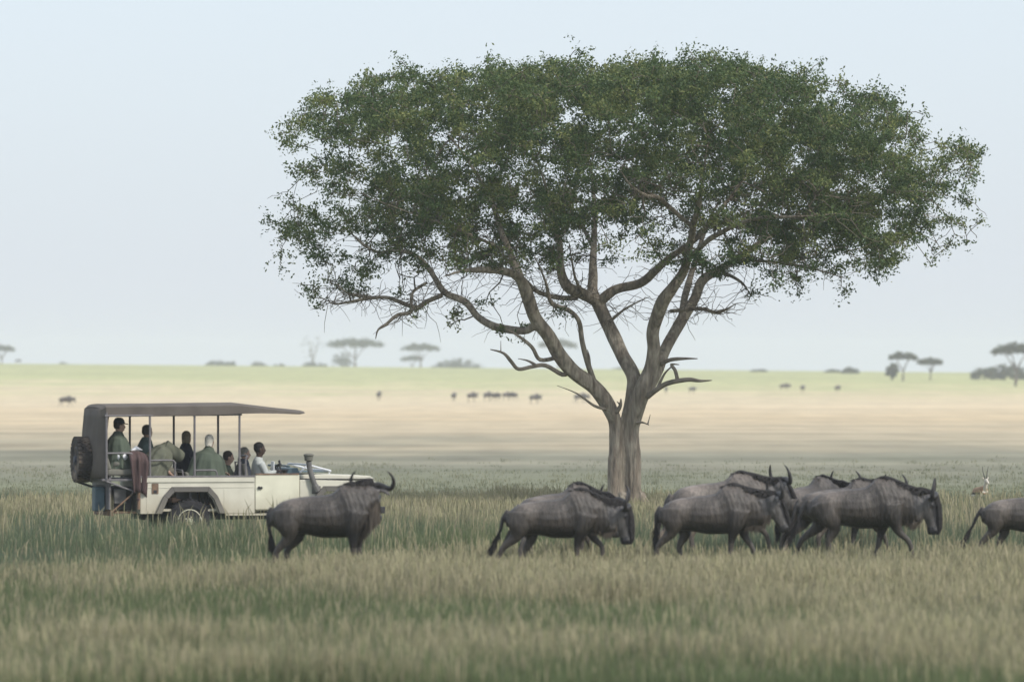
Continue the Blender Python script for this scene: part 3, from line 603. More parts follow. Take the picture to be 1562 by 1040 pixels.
wildebeest(put(1078, 878), rad(-4), stride_c, neck_mid, ((.97, -.03, 1.17), rad(18), rad(66), rad(-6)), 1.0, [(-.69, 1.04), (-.76, .93), (-.76, .76), (-.76, .60)], 'large grey wildebeest at the near left end of the right hand group', hump=.01, lum=1.1)
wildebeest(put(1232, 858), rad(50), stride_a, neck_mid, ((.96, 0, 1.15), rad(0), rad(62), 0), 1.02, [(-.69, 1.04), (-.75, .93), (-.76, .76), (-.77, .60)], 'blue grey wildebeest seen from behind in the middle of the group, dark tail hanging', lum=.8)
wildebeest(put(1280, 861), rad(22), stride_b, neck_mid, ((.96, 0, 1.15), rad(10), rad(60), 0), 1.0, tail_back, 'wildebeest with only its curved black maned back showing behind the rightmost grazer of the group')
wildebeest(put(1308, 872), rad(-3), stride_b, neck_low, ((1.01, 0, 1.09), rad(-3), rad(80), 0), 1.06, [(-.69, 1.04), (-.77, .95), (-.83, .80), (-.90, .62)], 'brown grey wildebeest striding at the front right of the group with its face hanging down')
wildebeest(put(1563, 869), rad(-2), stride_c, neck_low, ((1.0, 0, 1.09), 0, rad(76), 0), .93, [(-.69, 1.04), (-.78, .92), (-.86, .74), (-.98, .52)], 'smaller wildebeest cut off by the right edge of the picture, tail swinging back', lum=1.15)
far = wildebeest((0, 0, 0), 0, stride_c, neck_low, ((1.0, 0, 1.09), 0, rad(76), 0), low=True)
fp = [(100, 621, 10, 'lone brownish wildebeest far out on the pale plain above the vehicle'), (27, 553.5, 0, 'tiny wildebeest on the skyline at the far left'), (578, 612, 80, 'single distant wildebeest end on, between the vehicle roof and the tree'),
      (692, 613, 75, 'distant wildebeest seen end on, first in the row left of the trunk'), (719, 614, 50, 'distant grazing wildebeest, second in the row left of the trunk'), (743, 613, 55, 'distant wildebeest, rear one of the close pair in the row'), (756, 613, -50, 'distant wildebeest, front one of the close pair in the row'),
      (772, 612, 50, 'distant bluish wildebeest just ahead of the close pair'), (784, 612, 130, 'distant wildebeest overlapping the bluish one and facing it'), (815, 617, 40, 'distant wildebeest at the right end of the row left of the trunk'), (885, 616, 12, 'distant wildebeest half hidden behind the low leafy twig on the trunk'),
      (1016, 606, 85, 'tiny distant wildebeest under the dead branch right of the trunk'), (1055, 606, 50, 'distant dark wildebeest just right of the dead branch tip'), (1196, 604, 15, 'distant wildebeest, left one of three far to the right'), (1224, 605, 70, 'distant wildebeest, middle one of three far to the right'), (1277, 605, 60, 'distant wildebeest, right one of three far to the right')]
for i, (px, py, a, lab) in enumerate(fp):
    o = far if i == 0 else far.copy()
    if i: C.objects.link(o)
    Y = gy(py) if py > 600 else 1480
    p = P(px, py, Y); o.location = (p.x, Y, tz(p.x, Y)); o.rotation_euler = (0, 0, rad(a)); k = R.uniform(.80, .92); o.scale = (k, k, k)
    tag(o, lab, 'wildebeest', 'distant wildebeest scattered over the plain')

# ------------------------------------------------------------------ gazelle lying in the grass
g = empty('gazelle', put(1497, 766), rad(-70), label='small pale faced gazelle with two upright black horns in the grass', cat='gazelle'); g.scale = (.78,) * 3
b = MB()
b.loft([((-.48, 0, .25), .08, .07), ((-.38, 0, .28), .17, .14), ((-.1, 0, .30), .18, .17), ((.15, 0, .33), .18, .15), ((.28, 0, .36), .12, .10)], 12)
b.loft([((.2, 0, .38), .11, .09), ((.30, 0, .50), .075, .06), ((.34, 0, .62), .055, .05)], 10)
b.loft([((.30, 0, .66), .06, .05), ((.36, 0, .67), .065, .055), ((.44, 0, .62), .05, .042), ((.52, 0, .57), .032, .028)], 10)
for s in (1, -1):
    b.loft([((.31, s * .04, .70), .02, .015), ((.29, s * .09, .75), .03, .012), ((.28, s * .12, .78), .008, .006)], 6)
    b.tube([(.2, s * .1, .25), (.36, s * .1, .1), (.2, s * .1, .04), (.1, s * .1, .03)], [.06, .035, .025, .02], 8)
    b.tube([(-.35, s * .14, .2), (-.1, s * .17, .12), (-.35, s * .17, .05), (-.2, s * .17, .03)], [.1, .055, .03, .02], 8)
ob = b.build('body', M['gaz'], g, remesh=.012, smo=3)
co = coords(ob.data); cc = np.tile(np.array([.30, .19, .11]), (len(co), 1)); w = (co[:, 2] < .25) | (co[:, 0] > .28) & (co[:, 2] > .3); cc[w] = (.55, .50, .43)
fl = (np.abs(co[:, 2] - .27) < .03) & (co[:, 0] < .2); cc[fl] = (.05, .04, .035); setcol(ob.data, cc)
for s in (1, -1):
    MB().tube(catmull([(.33, s * .025, .71), (.30, s * .045, .82), (.27, s * .075, .95), (.29, s * .095, 1.10)], 4), [.017 - .001 * k for k in range(13)], 8, (1, 0, 0)).build('horn', M['horn'], g, smooth=True)

# ------------------------------------------------------------------ safari vehicle
VA = rad(16)
nw = P(290, 829, gy(829))
VO = Vector((nw.x, nw.y, 0)) + Vector((-sin(VA), cos(VA), 0)) * .87
VM = Matrix.Translation(VO) @ Matrix.Rotation(VA, 4, 'Z')
car = empty('safari_vehicle', VO, VA, label='open sided cream safari vehicle with grey canvas canopy, parked left of the tree', cat='safari vehicle')
def part(mb, name, m, parent=car, **k): return mb.build(name, M[m], parent, **k)
def arch(cx, r0, zt): return [(cx + .52, .54), (cx + .42, .78), (cx + .30, zt), (cx - .30, zt), (cx - .42, .78), (cx - .52, .54)]
tub = MB()
for s in (-1, 1):
    y0, y1 = (-.87, -.83) if s < 0 else (.83, .87)
    tub.prism([(-.907, .54), (-.907, 1.17), (1.185, 1.17), (1.185, .54)] + arch(0, .5, .93), y0, y1)
    tub.prism([(-.90, 1.10), (-.90, 1.185), (1.18, 1.185), (1.18, 1.10)], y0 + (-.018 if s < 0 else .02), y1 + (-.02 if s < 0 else .018))
for s in (-1, 1):
    for z_, h_ in ((1.0, .012),): tub.box(-.90, 1.18, min(s * .87, s * .877), max(s * .87, s * .877), z_, z_ + h_)
    for x_ in (-.80, .62): tub.box(x_, x_ + .012, min(s * .87, s * .876), max(s * .87, s * .876), .56, .98)
tub.box(-.907, -.87, -.829, .829, .54, 1.17); tub.box(-.86, 2.0, -.825, .825, .58, .62)
part(tub, 'body', 'paint', bevel=.012)
# rail capping along the tub
for s in (-1, 1): part(MB().box(-.95, 1.19, s * .85 - .045, s * .85 + .045, 1.187, 1.215), 'rail', 'steel', bevel=.006)
# wheels
def wheel(cx, cy, out, rim, name='wheel', axis=None, parent=car, R_=.395, W=.25):
    o = MB()
    t = bpy.data.objects.new(name, None); C.objects.link(t); t.parent = parent; t.location = (cx, cy, R_); t.empty_display_size = .2
    h = W / 2
    tyre = MB().revolve([(R_ * .56, -h * .8), (R_ * .7, -h), (R_ * .9, -h * 1.0), (R_ * .975, -h * .82), (R_ * .975, h * .82), (R_ * .9, h), (R_ * .7, h), (R_ * .56, h * .8)], (0, 0, 0), 48)
    for k in range(30):          # tread blocks
        a = 2 * pi * k / 30
        for q, (ya, yb) in enumerate(((-h * 1.0, -h * .5), (-h * .42, -h * .02), (h * .04, h * .44), (h * .5, h * 1.0))):
            a2 = a + (pi / 30 if q % 2 else 0); c_, s_ = cos(a2), sin(a2); w_ = .024
            vs = []
            for rr in (R_ * .955, R_ * 1.02):
                for tt_, yy in ((-w_, ya), (w_, ya), (w_, yb), (-w_, yb)):
                    vs.append((rr * c_ - tt_ * s_, yy, rr * s_ + tt_ * c_))
            tyre.add(vs, [(0, 1, 2, 3), (7, 6, 5, 4), (0, 4, 5, 1), (1, 5, 6, 2), (2, 6, 7, 3), (3, 7, 4, 0)])
    part(tyre, 'tyre', 'rubber' if name != 'wheel' else 'roadtyre', t)
    f = out
    pr = [(R_ * .57, -f * h * .6), (R_ * .57, f * h * .8), (R_ * .53, f * h * .84), (R_ * .50, f * h * .62), (R_ * .36, f * h * .66), (R_ * .30, f * h * .78), (R_ * .16, f * h * .8), (R_ * .14, f * h * 1.08), (.01, f * h * 1.12)]
    rm = MB().revolve(pr, (0, 0, 0), 32)
    for k in range(5):
        a = 2 * pi * k / 5; pr += [] ; rm.revolve([(.012, f * h * .7), (.012, f * h * .9)], (R_ * .22 * cos(a), 0, R_ * .22 * sin(a)), 8)
    part(rm, 'rim', rim, t)
    return t
for cx in (0, 2.794):
    for s in (-1, 1): wheel(cx, s * .745, s, 'rim')
sp = wheel(-1.80, .02, 1, 'bluerim', 'spare_wheel', R_=.405, W=.24); sp.location = (-1.80, .02, 1.50); sp.rotation_euler = (0, 0, rad(90))
# wheel arch flares
for cx in (0, 2.794):
    for s in (-1, 1):
        o_ = [(cx - .64, .54), (cx - .49, .86), (cx - .34, 1.02), (cx + .34, 1.02), (cx + .49, .86), (cx + .64, .54), (cx + .53, .54), (cx + .42, .80), (cx + .30, .925), (cx - .30, .925), (cx - .42, .80), (cx - .53, .54)]
        n_ = 6; y0 = s * .872; y1 = s * .95
        mb = MB(); outer, inner = o_[:6], o_[6:][::-1]
        for k in range(5):
            mb.prism([outer[k], outer[k + 1], inner[k + 1], inner[k]], min(y0, y1), max(y0, y1))
        part(mb, 'wheel_arch', 'flare', bevel=.008)
# inner wheel wells
for cx in (0, 2.794):
    for s in (-1, 1): part(MB().box(cx - .5, cx + .5, min(s * .45, s * .82), max(s * .45, s * .82), .93, .96), 'wheel_well', 'black')
# doors
for s in (-1, 1):
    y0, y1 = (-.875, -.835) if s < 0 else (.835, .875)
    d = part(MB().box(1.195, 2.012, y0, y1, .60, 1.225), 'door', 'paint2', bevel=.012); 
    if s < 0: d['label'] = 'yellowed cream door'
    part(MB().box(1.195, 2.0, s * .855 - .03, s * .855 + .03, 1.226, 1.25), 'door_capping', 'rust', d)
    part(MB().box(1.235, 1.33, min(s * .878, s * .90), max(s * .878, s * .90), .985, 1.005).box(1.25, 1.275, min(s * .878, s * .905), max(s * .878, s * .905), .97, 1.02).box(1.29, 1.31, min(s * .878, s * .905), max(s * .878, s * .905), .97, 1.015), 'handle', 'black', d)
    part(MB().box(.66, 2.13, min(s * .84, s * .868), max(s * .84, s * .868), .50, .535), 'sill', 'paint')
# wings, bonnet, front
for s in (-1, 1):
    y0, y1 = (-.87, -.83) if s < 0 else (.83, .87)
    part(MB().prism([(2.02, .54), (2.02, 1.135), (3.42, 1.10), (3.44, 1.0), (3.44, .58)] + arch(2.794, .5, .93), y0, y1).box(2.02, 3.42, min(s * .52, s * .829), max(s * .52, s * .829), 1.09, 1.105), 'wing', 'paint', bevel=.012)
part(MB().prism([(2.06, 1.15), (2.06, 1.225), (2.5, 1.225), (3.35, 1.195), (3.44, 1.14), (3.44, 1.115)], -.74, .74), 'bonnet', 'paint', bevel=.02)
part(MB().box(2.06, 3.42, -.80, .80, 1.137, 1.149), 'bonnet_seal', 'black')
part(MB().box(3.40, 3.46, -.50, .50, .72, 1.08), 'grille', 'black', bevel=.01)
for s in (-1, 1): part(MB().box(3.40, 3.45, min(s * .86, s * .51), max(s * .86, s * .51), .60, 1.08), 'front_panel', 'paint', bevel=.01)
for s in (-1, 1): part(MB().add([(p[1] + 3.47, p[0] + s * .66, p[2] + .9) for p in MB().revolve([(.09, -.02), (.09, .0), (.06, .03), (.01, .04)], (0, 0, 0), 20).v], MB().revolve([(.09, -.02), (.09, .0), (.06, .03), (.01, .04)], (0, 0, 0), 20).f), 'headlight', 'glass')
part(MB().box(3.52, 3.62, -.82, .82, .52, .64).box(3.40, 3.52, -.35, -.28, .54, .62).box(3.40, 3.52, .28, .35, .54, .62), 'bumper', 'black', bevel=.01)
part(MB().box(-.8, 3.4, -.45, -.37, .42, .52).box(-.8, 3.4, .37, .45, .42, .52).box(-.05, .05, -.7, .7, .36, .44).box(2.75, 2.84, -.7, .7, .36, .44), 'chassis', 'black')
# folded windscreen on the bonnet, scuttle, dash
part(MB().tube([(2.06, -.72, 1.26), (2.20, -.72, 1.40), (2.62, -.72, 1.29)], .017).tube([(2.06, .72, 1.26), (2.20, .72, 1.40), (2.62, .72, 1.29)], .017).tube([(2.62, -.72, 1.29), (2.62, .72, 1.29)], .02).tube([(2.20, -.72, 1.40), (2.20, .72, 1.40)], .017).tube([(2.62, -.70, 1.29), (2.60, -.70, 1.235)], .013), 'windscreen_frame', 'white')
part(MB().box(2.10, 2.58, -.70, .70, 1.265, 1.275), 'windscreen_glass', 'blue')
part(MB().prism([(1.86, 1.15), (1.82, 1.24), (1.86, 1.335), (2.02, 1.345), (2.06, 1.24), (2.06, 1.15)], -.70, .70), 'dashboard', 'blue', bevel=.01)
part(MB().tube([(1.84, -.8, 1.37), (1.86, -.3, 1.38), (1.86, .3, 1.38), (1.84, .8, 1.37)], .018), 'grab_rail', 'blue')
part(MB().box(1.80, 1.86, -.62, -.28, 1.24, 1.31), 'instrument_panel', 'black'); part(MB().box(1.80, 1.86, .1, .5, 1.24, 1.31), 'glove_box', 'black')
sw = MB(); ring = [(.19 * cos(2 * pi * k / 24), .19 * sin(2 * pi * k / 24)) for k in range(25)]
Ms = Matrix.Translation((1.66, -.38, 1.27)) @ Matrix.Rotation(rad(-52), 4, 'Y')
sw.tube([Ms @ Vector((a, c, 0)) for a, c in ring], .014, 6, (.3, .2, 1)).tube([Ms @ Vector((0, 0, 0)), Ms @ Vector((.02, 0, -.3))], .02).tube([Ms @ Vector((-.18, 0, 0)), Ms @ Vector((.18, 0, 0))], .011).tube([Ms @ Vector((0, -.18, 0)), Ms @ Vector((0, .18, 0))], .011)
part(sw, 'steering_wheel', 'black')
part(MB().tube([(1.70, -.84, 1.22), (1.64, -.87, 1.44)], .008).ball((1.64, -.87, 1.46), .022, .03, .03), 'side_mirror', 'black')
# snorkel with pre-cleaner bowl
sn = part(MB().tube(catmull([(2.32, -.92, .93), (2.29, -.93, 1.02), (2.24, -.93, 1.15), (2.19, -.92, 1.32), (2.17, -.92, 1.46)], 4), [.062] * 5 + [.05] * 12, 10), 'snorkel', 'grey')
part(MB().add([(p[0] + 2.17, p[2] - .92, p[1] + 1.53) for p in MB().revolve([(.03, -.07), (.075, -.05), (.082, .03), (.095, .035), (.095, .055), (.06, .075), (.01, .078)], (0, 0, 0), 20).v], MB().revolve([(.03, -.07), (.075, -.05), (.082, .03), (.095, .035), (.095, .055), (.06, .075), (.01, .078)], (0, 0, 0), 20).f), 'snorkel_bowl', 'seat', sn, smooth=False)
part(MB().box(2.24, 2.40, -.885, -.874, .88, 1.02), 'snorkel_plate', 'grey')
# fuel filler recess
part(MB().box(-.70, -.58, -.882, -.872, .90, 1.08), 'fuel_filler', 'rust')
part(MB().box(-.67, -.61, -.888, -.883, .91, .96), 'filler_shadow_strip', 'black')  # black strip standing in for the shadow inside the filler recess
# canopy
rf = MB(); prof = [(-1.60, 2.42, .70), (-1.52, 2.47, .80), (-.6, 2.475, .85), (.3, 2.485, .87), (.95, 2.49, .87), (1.25, 2.455, .84), (1.7, 2.40, .78), (2.15, 2.355, .70)]
vs = []
for x, z, w_ in prof:
    th = (.19 if x < .9 else (.17 if x < 1 else .13 - .10 * (x - 1.25) / .9)) if x > -1.58 else .14
    for yy, dz in ((-w_ - .03, -th), (-w_ - .02, -.03), (-w_ + .06, 0), (-w_ * .5, .02), (0, .03), (w_ * .5, .02), (w_ - .06, 0), (w_ + .02, -.03), (w_ + .03, -th)): vs.append((x, yy, z + dz))
    for yy in (w_, w_ * .5, 0, -w_ * .5, -w_): vs.append((x, yy, z - .05 if abs(yy) < w_ else z - th))
K = 14
fs = [(i * K + k, i * K + (k + 1) % K, (i + 1) * K + (k + 1) % K, (i + 1) * K + k) for i in range(len(prof) - 1) for k in range(K)] + [tuple(range(K)), tuple(range((len(prof) - 1) * K, len(prof) * K))]
part(rf.add(vs, fs), 'canopy', 'canvas')
rp = MB()   # rear canvas sheet wrapped round the corner
ny, nz_ = 14, 8; vs = []
for j in range(nz_ + 1):
    for i in range(ny + 1):
        u = i / ny; z = 1.17 + (2.41 - 1.17) * j / nz_; y = -.82 + 1.64 * u
        x = -1.60 - .06 * sin(pi * u) - .05 * (1 - j / nz_) + .012 * sin(u * 20 + j)
        if i == 0: x += .10
        if i == ny: x += .10
        vs.append((x, y, z))
nv = len(vs); vs += [(x + .03, y, z) for x, y, z in vs]; W_ = ny + 1
fs = []
for j in range(nz_):
    for i in range(ny):
        a = j * W_ + i; fs += [(a, a + 1, a + W_ + 1, a + W_), (nv + a, nv + a + W_, nv + a + W_ + 1, nv + a + 1)]
for i in range(ny): fs += [(i, nv + i, nv + i + 1, i + 1), (nz_ * W_ + i, nz_ * W_ + i + 1, nv + nz_ * W_ + i + 1, nv + nz_ * W_ + i)]
for j in range(nz_): fs += [(j * W_, (j + 1) * W_, nv + (j + 1) * W_, nv + j * W_), (j * W_ + ny, nv + j * W_ + ny, nv + (j + 1) * W_ + ny, (j + 1) * W_ + ny)]
part(rp.add(vs, fs), 'rear_canvas', 'canvas', smooth=True)
for s in (-1, 1):
    for x in (-1.52, -.73, .085, .91):
        part(MB().tube([(x, s * .85, 1.16 if x < -1 else 1.2), (x, s * .85, 2.34)], .021), 'post', 'steel')
    part(MB().tube([(-1.55, s * .86, 2.285), (.95, s * .86, 2.305)], .017), 'roof_rail', 'steel')
# armrest hoops, seats
def hoop(x0, x1, z0, z1, y): return MB().tube(catmull([(x0, y, z1), (x0 + .1, y, z1), (x1 - .06, y, z1), (x1 - .01, y, z1 - .03), (x1, y, z1 - .08), (x1, y, z0)], 3), .017)
for s in (-1, 1):
    part(hoop(-1.52, -1.04, 1.17, 1.62, s * .83), 'armrest', 'steel'); part(hoop(-.73, -.27, 1.2, 1.49, s * .83), 'armrest', 'steel'); part(hoop(.085, .50, 1.2, 1.31, s * .83), 'armrest', 'steel')
def bench(x, z, w0=-.78, w1=.78, bh=.42):
    st = bpy.data.objects.new('seat', None); C.objects.link(st); st.parent = car
    part(MB().box(x - .24, x + .22, w0, w1, z - .12, z - .0), 'cushion', 'seat', st, bevel=.035)
    part(MB().prism([(x - .24, z - .02), (x - .30, z + bh), (x - .23, z + bh), (x - .15, z - .02)], w0, w1), 'backrest', 'seat', st, bevel=.03)
    part(MB().tube([(x - .28, w0 + .05, z - .1), (x - .33, w0 + .05, z + bh + .03), (x - .33, w1 - .05, z + bh + .03), (x - .28, w1 - .05, z - .1)], .016).box(x - .2, x - .16, w0 + .05, w1 - .05, .62, z - .12), 'frame', 'steel', st)
bench(-1.25, 1.34, bh=.25); bench(-.62, 1.22, bh=.22); bench(.22, 1.10, bh=.18); bench(.80, .80, -.1, .78, .3)
bench(1.32, .92, -.66, -.12, .5); bench(1.24, .88, .12, .66, .42)
part(MB().tube(catmull([(1.06, -.70, 1.2), (1.06, -.70, 1.5), (1.10, -.66, 1.56), (1.10, -.2, 1.56), (1.06, -.14, 1.5), (1.06, -.14, 1.2)], 3), .017), 'grab_hoop', 'steel')
# raised rear platform, braces, storage
part(MB().box(-1.60, -.92, -.85, .85, 1.125, 1.165), 'platform', 'steel', bevel=.006)
for s in (-1, 1):
    part(MB().tube([(-1.52, s * .84, 1.12), (-.91, s * .84, .90)], .018), 'brace', 'steel')
    part(MB().tube([(-1.38, s * .80, .60), (-.97, s * .84, .96)], .015), 'brace', 'rust')
part(MB().tube([(-1.92, .02, 1.12), (-1.40, -.2, .93)], .022), 'spare_carrier_arm', 'black')
part(MB().box(-1.40, -.94, -.70, .70, .54, .58).box(-1.42, -1.36, -.72, .72, .50, .60), 'rear_step', 'rust', bevel=.006)
part(MB().box(-1.36, -1.00, -.60, .60, .60, 1.02), 'tool_locker', 'black', bevel=.02)
part(MB().box(-1.34, -1.12, -.66, -.605, .72, .98), 'locker_panel', 'grey', bevel=.01)
bk = part(MB().box(-1.64, -1.46, -.45, -.15, .58, 1.02), 'jerry_can', 'blue', bevel=.02)
part(MB().box(-1.62, -1.48, -.42, -.18, 1.025, 1.05), 'can_lid', 'grey', bk)
part(MB().tube([(-.94, -.88, .62), (-.94, -.88, .98)], .028), 'tail_lamp_post', 'rust')
part(MB().ball((-.95, -.885, .80), .03, .03, .035), 'tail_lamp', 'maroon')

# ------------------------------------------------------------------ people
def person(x, y, zseat, label, lean=0.0, yaw=0.0, skin='skin', hair='hair_brown', top='green_cloth', poncho=False, hat=False, hl=1.0, size=1.0, bow=0.0, long=False, arms=None, headyaw=0.0, bulk=1.0, hood=False):
    o = empty('person', VM @ Vector((x, y, zseat)), VA + yaw, label=label, cat='person'); o.scale = (size,) * 3
    L = Matrix.Rotation(lean, 4, 'Y')
    T = lambda px, py, pz: L @ Vector((px, py, pz))
    def torso(b, e):
        b.loft([(T(0, 0, .0), .12 + e, .165 + e), (T(0, 0, .12), .125 + e, .17 + e), (T(.01, 0, .26), .11 + e, .15 + e), (T(.01, 0, .40), .12 + e, .175 + e), (T(0, 0, .49), .10 + e, .19 + e), (T(-.01, 0, .55), .075 + e, .13 + e), (T(0, 0, .585), .055 + e, .06 + e)], 14, (1, 0, 0))
    A = arms or [((.06, .24, .27), (.28, .17, .25)), ((.06, -.24, .27), (.28, -.17, .25))]
    def arm(b, e, hand=False):
        for (el, wr), s in zip(A, (1, -1)):
            sh = T(0, s * .185, .50); el = T(*el); wr = T(*wr); q = catmull([(*sh, .058), (*(sh.lerp(el, .5)), .052), (*el, .042), (*(el.lerp(wr, .5)), .038), (*wr, .027)], 3)
            b.loft([(p[:3], p[3] + e, p[3] + e) for p in q], 10, (0, .1, 1))
            if hand:
                d = (wr - el).normalized(); sd = d.cross(Vector((0, 0, 1))).normalized()
                b.loft([(wr, .018, .027), (wr + d * .05, .016, .040), (wr + d * .09, .014, .038)], 8, (0, 0, 1))
                for f_, ln in zip((-.030, -.010, .010, .030), (.065, .078, .072, .055)):
                    a = wr + d * .085 + sd * f_
                    b.tube([a, a + d * ln * .55 + Vector((0, 0, -.008)), a + d * ln * .85 + Vector((0, 0, -.03))], [.010, .009, .0075], 6)
                a = wr + d * .025 - sd * s * .035
                b.tube([a, a + d * .03 - sd * s * .025, a + d * .06 - sd * s * .03 + Vector((0, 0, -.01))], [.012, .010, .008], 6)
    def legs_(b, e, foot=False):
        for s in (1, -1):
            q = catmull([(0, s * .09, .06, .095), (.22, s * .11, .085, .082), (.42, s * .12, .07, .062), (.44, s * .12, -.12, .055), (.43, s * .12, -.36, .038)], 3)
            b.loft([(p[:3], p[3] + e, p[3] + e) for p in q], 10, (0, 1, .1))
            if foot: b.loft([((.40, s * .12, -.40), .05, .045), ((.50, s * .12, -.41), .04, .05), ((.60, s * .12, -.425), .025, .04)], 8)
    nb = T(0, 0, .57); H = Matrix.Translation(nb) @ Matrix.Rotation(headyaw, 4, 'Z') @ Matrix.Rotation(lean * .5 + bow, 4, 'Y')
    b = MB(); torso(b, 0); arm(b, 0, True); legs_(b, 0, True)
    h = MB()
    h.loft([((-.005, 0, -.03), .062, .062), ((.0, 0, .04), .055, .055), ((.012, 0, .09), .062, .056)], 12, (1, 0, 0))
    h.loft([((.035, 0, .075), .05, .04), ((.028, 0, .10), .078, .058), ((.018, 0, .15), .092, .068), ((.008, 0, .20), .097, .073), ((.0, 0, .25), .092, .070), ((-.002, 0, .285), .065, .052), ((-.002, 0, .302), .03, .025)], 16, (1, 0, 0))
    h.loft([((.095, 0, .195), .012, .010), ((.118, 0, .165), .016, .014), ((.108, 0, .152), .012, .018)], 8, (1, 0, 0))
    for s in (1, -1): h.ball((.0, s * .076, .175), .022, .012, .034, 8, 6)
    h.ball((.098, 0, .12), .014, .024, .012, 8, 6)
    h.xf(H); b.add(h.v, h.f)
    b.build('body', M[skin], o, remesh=.0085, smo=2)
    if hood:
        hd = MB().loft([((-.03, 0, -.06), .12, .14), ((-.01, 0, .06), .12, .115), ((.0, 0, .16), .122, .105), ((.0, 0, .25), .118, .10), ((.0, 0, .32), .09, .08), ((.0, 0, .345), .03, .03)], 20, (1, 0, 0)).xf(H); hd.build('hood', M[top], o, remesh=.014, smo=5)
    e = MB()
    for s in (1, -1): e.ball((.098, s * .031, .185), .008, .012, .007, 8, 6)
    e.xf(H).build('eyes', M['hair'], o, smooth=True)
    c = MB()
    if poncho:
        c.loft([(T(-.01, 0, .66), .075, .08), (T(-.01, 0, .59), .11, .12), (T(-.01, 0, .53), .145 * bulk, .255), (T(0, 0, .42), .19 * bulk, .30), (T(.02, 0, .25), .22 * bulk, .31), (T(.04, 0, .06), .27 * bulk, .34), (T(.05, 0, -.01), .28 * bulk, .35)], 48, (1, 0, 0),
               mod=lambda i, th: 1 + (.012 * i) * sin(9 * th + .8 * sin(3 * th) + i * .15) + .008 * i * sin(17 * th))
        c.build('poncho', M[top], o, remesh=.016, smo=2)
    else:
        torso(c, .016 * bulk); arm(c, .013); c.loft([(T(-.005, 0, .56), .08, .085), (T(0, 0, .61), .068, .068)], 12, (1, 0, 0))
        c.build('jacket', M[top], o, remesh=.012, smo=2)
    tr = MB(); legs_(tr, .012); tr.build('trousers', M['trouser_cloth'], o, remesh=.014, smo=2)
    hr = MB()
    hr.loft([((-.035, 0, .13 if not long else .09), .05 if not long else .072, .062), ((-.03, 0, .16), .078, .074), ((-.012, 0, .21), .098, .081), ((-.008, 0, .26), .098 * hl, .078), ((-.006, 0, .295), .07, .058), ((-.006, 0, .318), .03, .026)], 16, (1, 0, 0))
    hr.xf(H).build('hair', M[hair], o, remesh=.01, smo=1)
    if hat:
        ht = MB(); ht.loft([((-.002, 0, .235), .108, .088), ((-.004, 0, .28), .102, .084), ((-.006, 0, .325), .07, .06), ((-.006, 0, .34), .03, .03)], 16, (1, 0, 0))
        ht.loft([((.06, 0, .238), .01, .06), ((.15, 0, .23), .008, .055), ((.18, 0, .222), .005, .03)], 10)
        ht.xf(H).build('cap', M['navy_cloth'], o, remesh=.009, smo=1)
    return o
person(-1.27, -.42, 1.35, 'person in dark cap and long green poncho on the highest rear seat', lean=rad(6), top='green_cloth', poncho=True, hat=True, headyaw=rad(12), bulk=1.1)
person(-.66, .12, 1.24, 'dark haired person in teal top, second from the rear of the vehicle', lean=rad(8), top='teal_cloth', poncho=True, headyaw=rad(30), bulk=.85)
person(-.70, -.44, 1.20, 'person bent forward under an olive poncho, head bowed, between the first two near posts', lean=rad(36), top='olive_cloth', poncho=True, bow=rad(100), hood=True, size=1.06, bulk=1.15)
person(.16, .28, 1.12, 'fair haired person in navy jacket, seated just left of the silver haired one', lean=rad(3), top='navy_cloth', poncho=True, hair='hair_fair', long=True, headyaw=rad(50), bulk=.85)
person(.36, -.38, 1.07, 'silver haired person with dark headband in loose green poncho, back to camera', lean=rad(10), top='green_cloth', poncho=True, hair='hair_silver', long=True, headyaw=rad(60), bulk=1.6)
person(.86, .30, .82, 'person low in the seat in dark green, ahead of the silver haired one', lean=rad(10), top='green_cloth', hair='hair_brown', size=.94, bulk=1.5)
person(1.23, .40, .87, 'grey haired person in slate blue jacket beside the driver', lean=rad(6), top='slate_cloth', poncho=True, hair='hair_grey', size=.95, bulk=.8)
person(1.34, -.38, .94, 'driver in pale short sleeved shirt, looking ahead over the bonnet', lean=rad(4), skin='darkskin', top='pale_shirt', hair='hair_black', arms=[((.12, .22, .30), (.30, .16, .36)), ((.12, -.22, .30), (.30, -.16, .36))], size=.98)
def blob(name, pts, m, loc, label, cat, rs=.03, up=(0, 0, 1)):
    o = empty(name, VM @ Vector(loc), VA, label=label, cat=cat); return o
# headband on the silver haired passenger is a dark cap edge
# blanket over the hoop
bl = MB(); nu, nv_ = 16, 12; vs = []
for j in range(nv_ + 1):
    for i in range(nu + 1):
        u, v = i / nu, j / nv_
        x = -1.12 + .38 * u * (1 - .35 * v) + .08 * v; z = 1.66 - .06 * (abs(u - .35) * 2) ** 2 - .72 * v
        y = -.90 - .03 * sin(u * 16 + v * 2) - .015 * sin(u * 31) - .02 * v
        if j == 0: y = -.70
        if j == 1: y = -.80; z = 1.665 - .06 * (abs(u - .35) * 2) ** 2
        vs.append((x, y, z))
nn = len(vs); vs += [(x, y + .025, z - .012) for x, y, z in vs]; W_ = nu + 1; fs = []
for j in range(nv_):
    for i in range(nu):
        a = j * W_ + i; fs += [(a, a + 1, a + W_ + 1, a + W_), (nn + a, nn + a + W_, nn + a + W_ + 1, nn + a + 1)]
for i in range(nu): fs += [(i, nn + i, nn + i + 1, i + 1), (nv_ * W_ + i, nv_ * W_ + i + 1, nn + nv_ * W_ + i + 1, nn + nv_ * W_ + i)]
for j in range(nv_): fs += [(j * W_, (j + 1) * W_, nn + (j + 1) * W_, nn + j * W_), (j * W_ + nu, nn + j * W_ + nu, nn + (j + 1) * W_ + nu, (j + 1) * W_ + nu)]
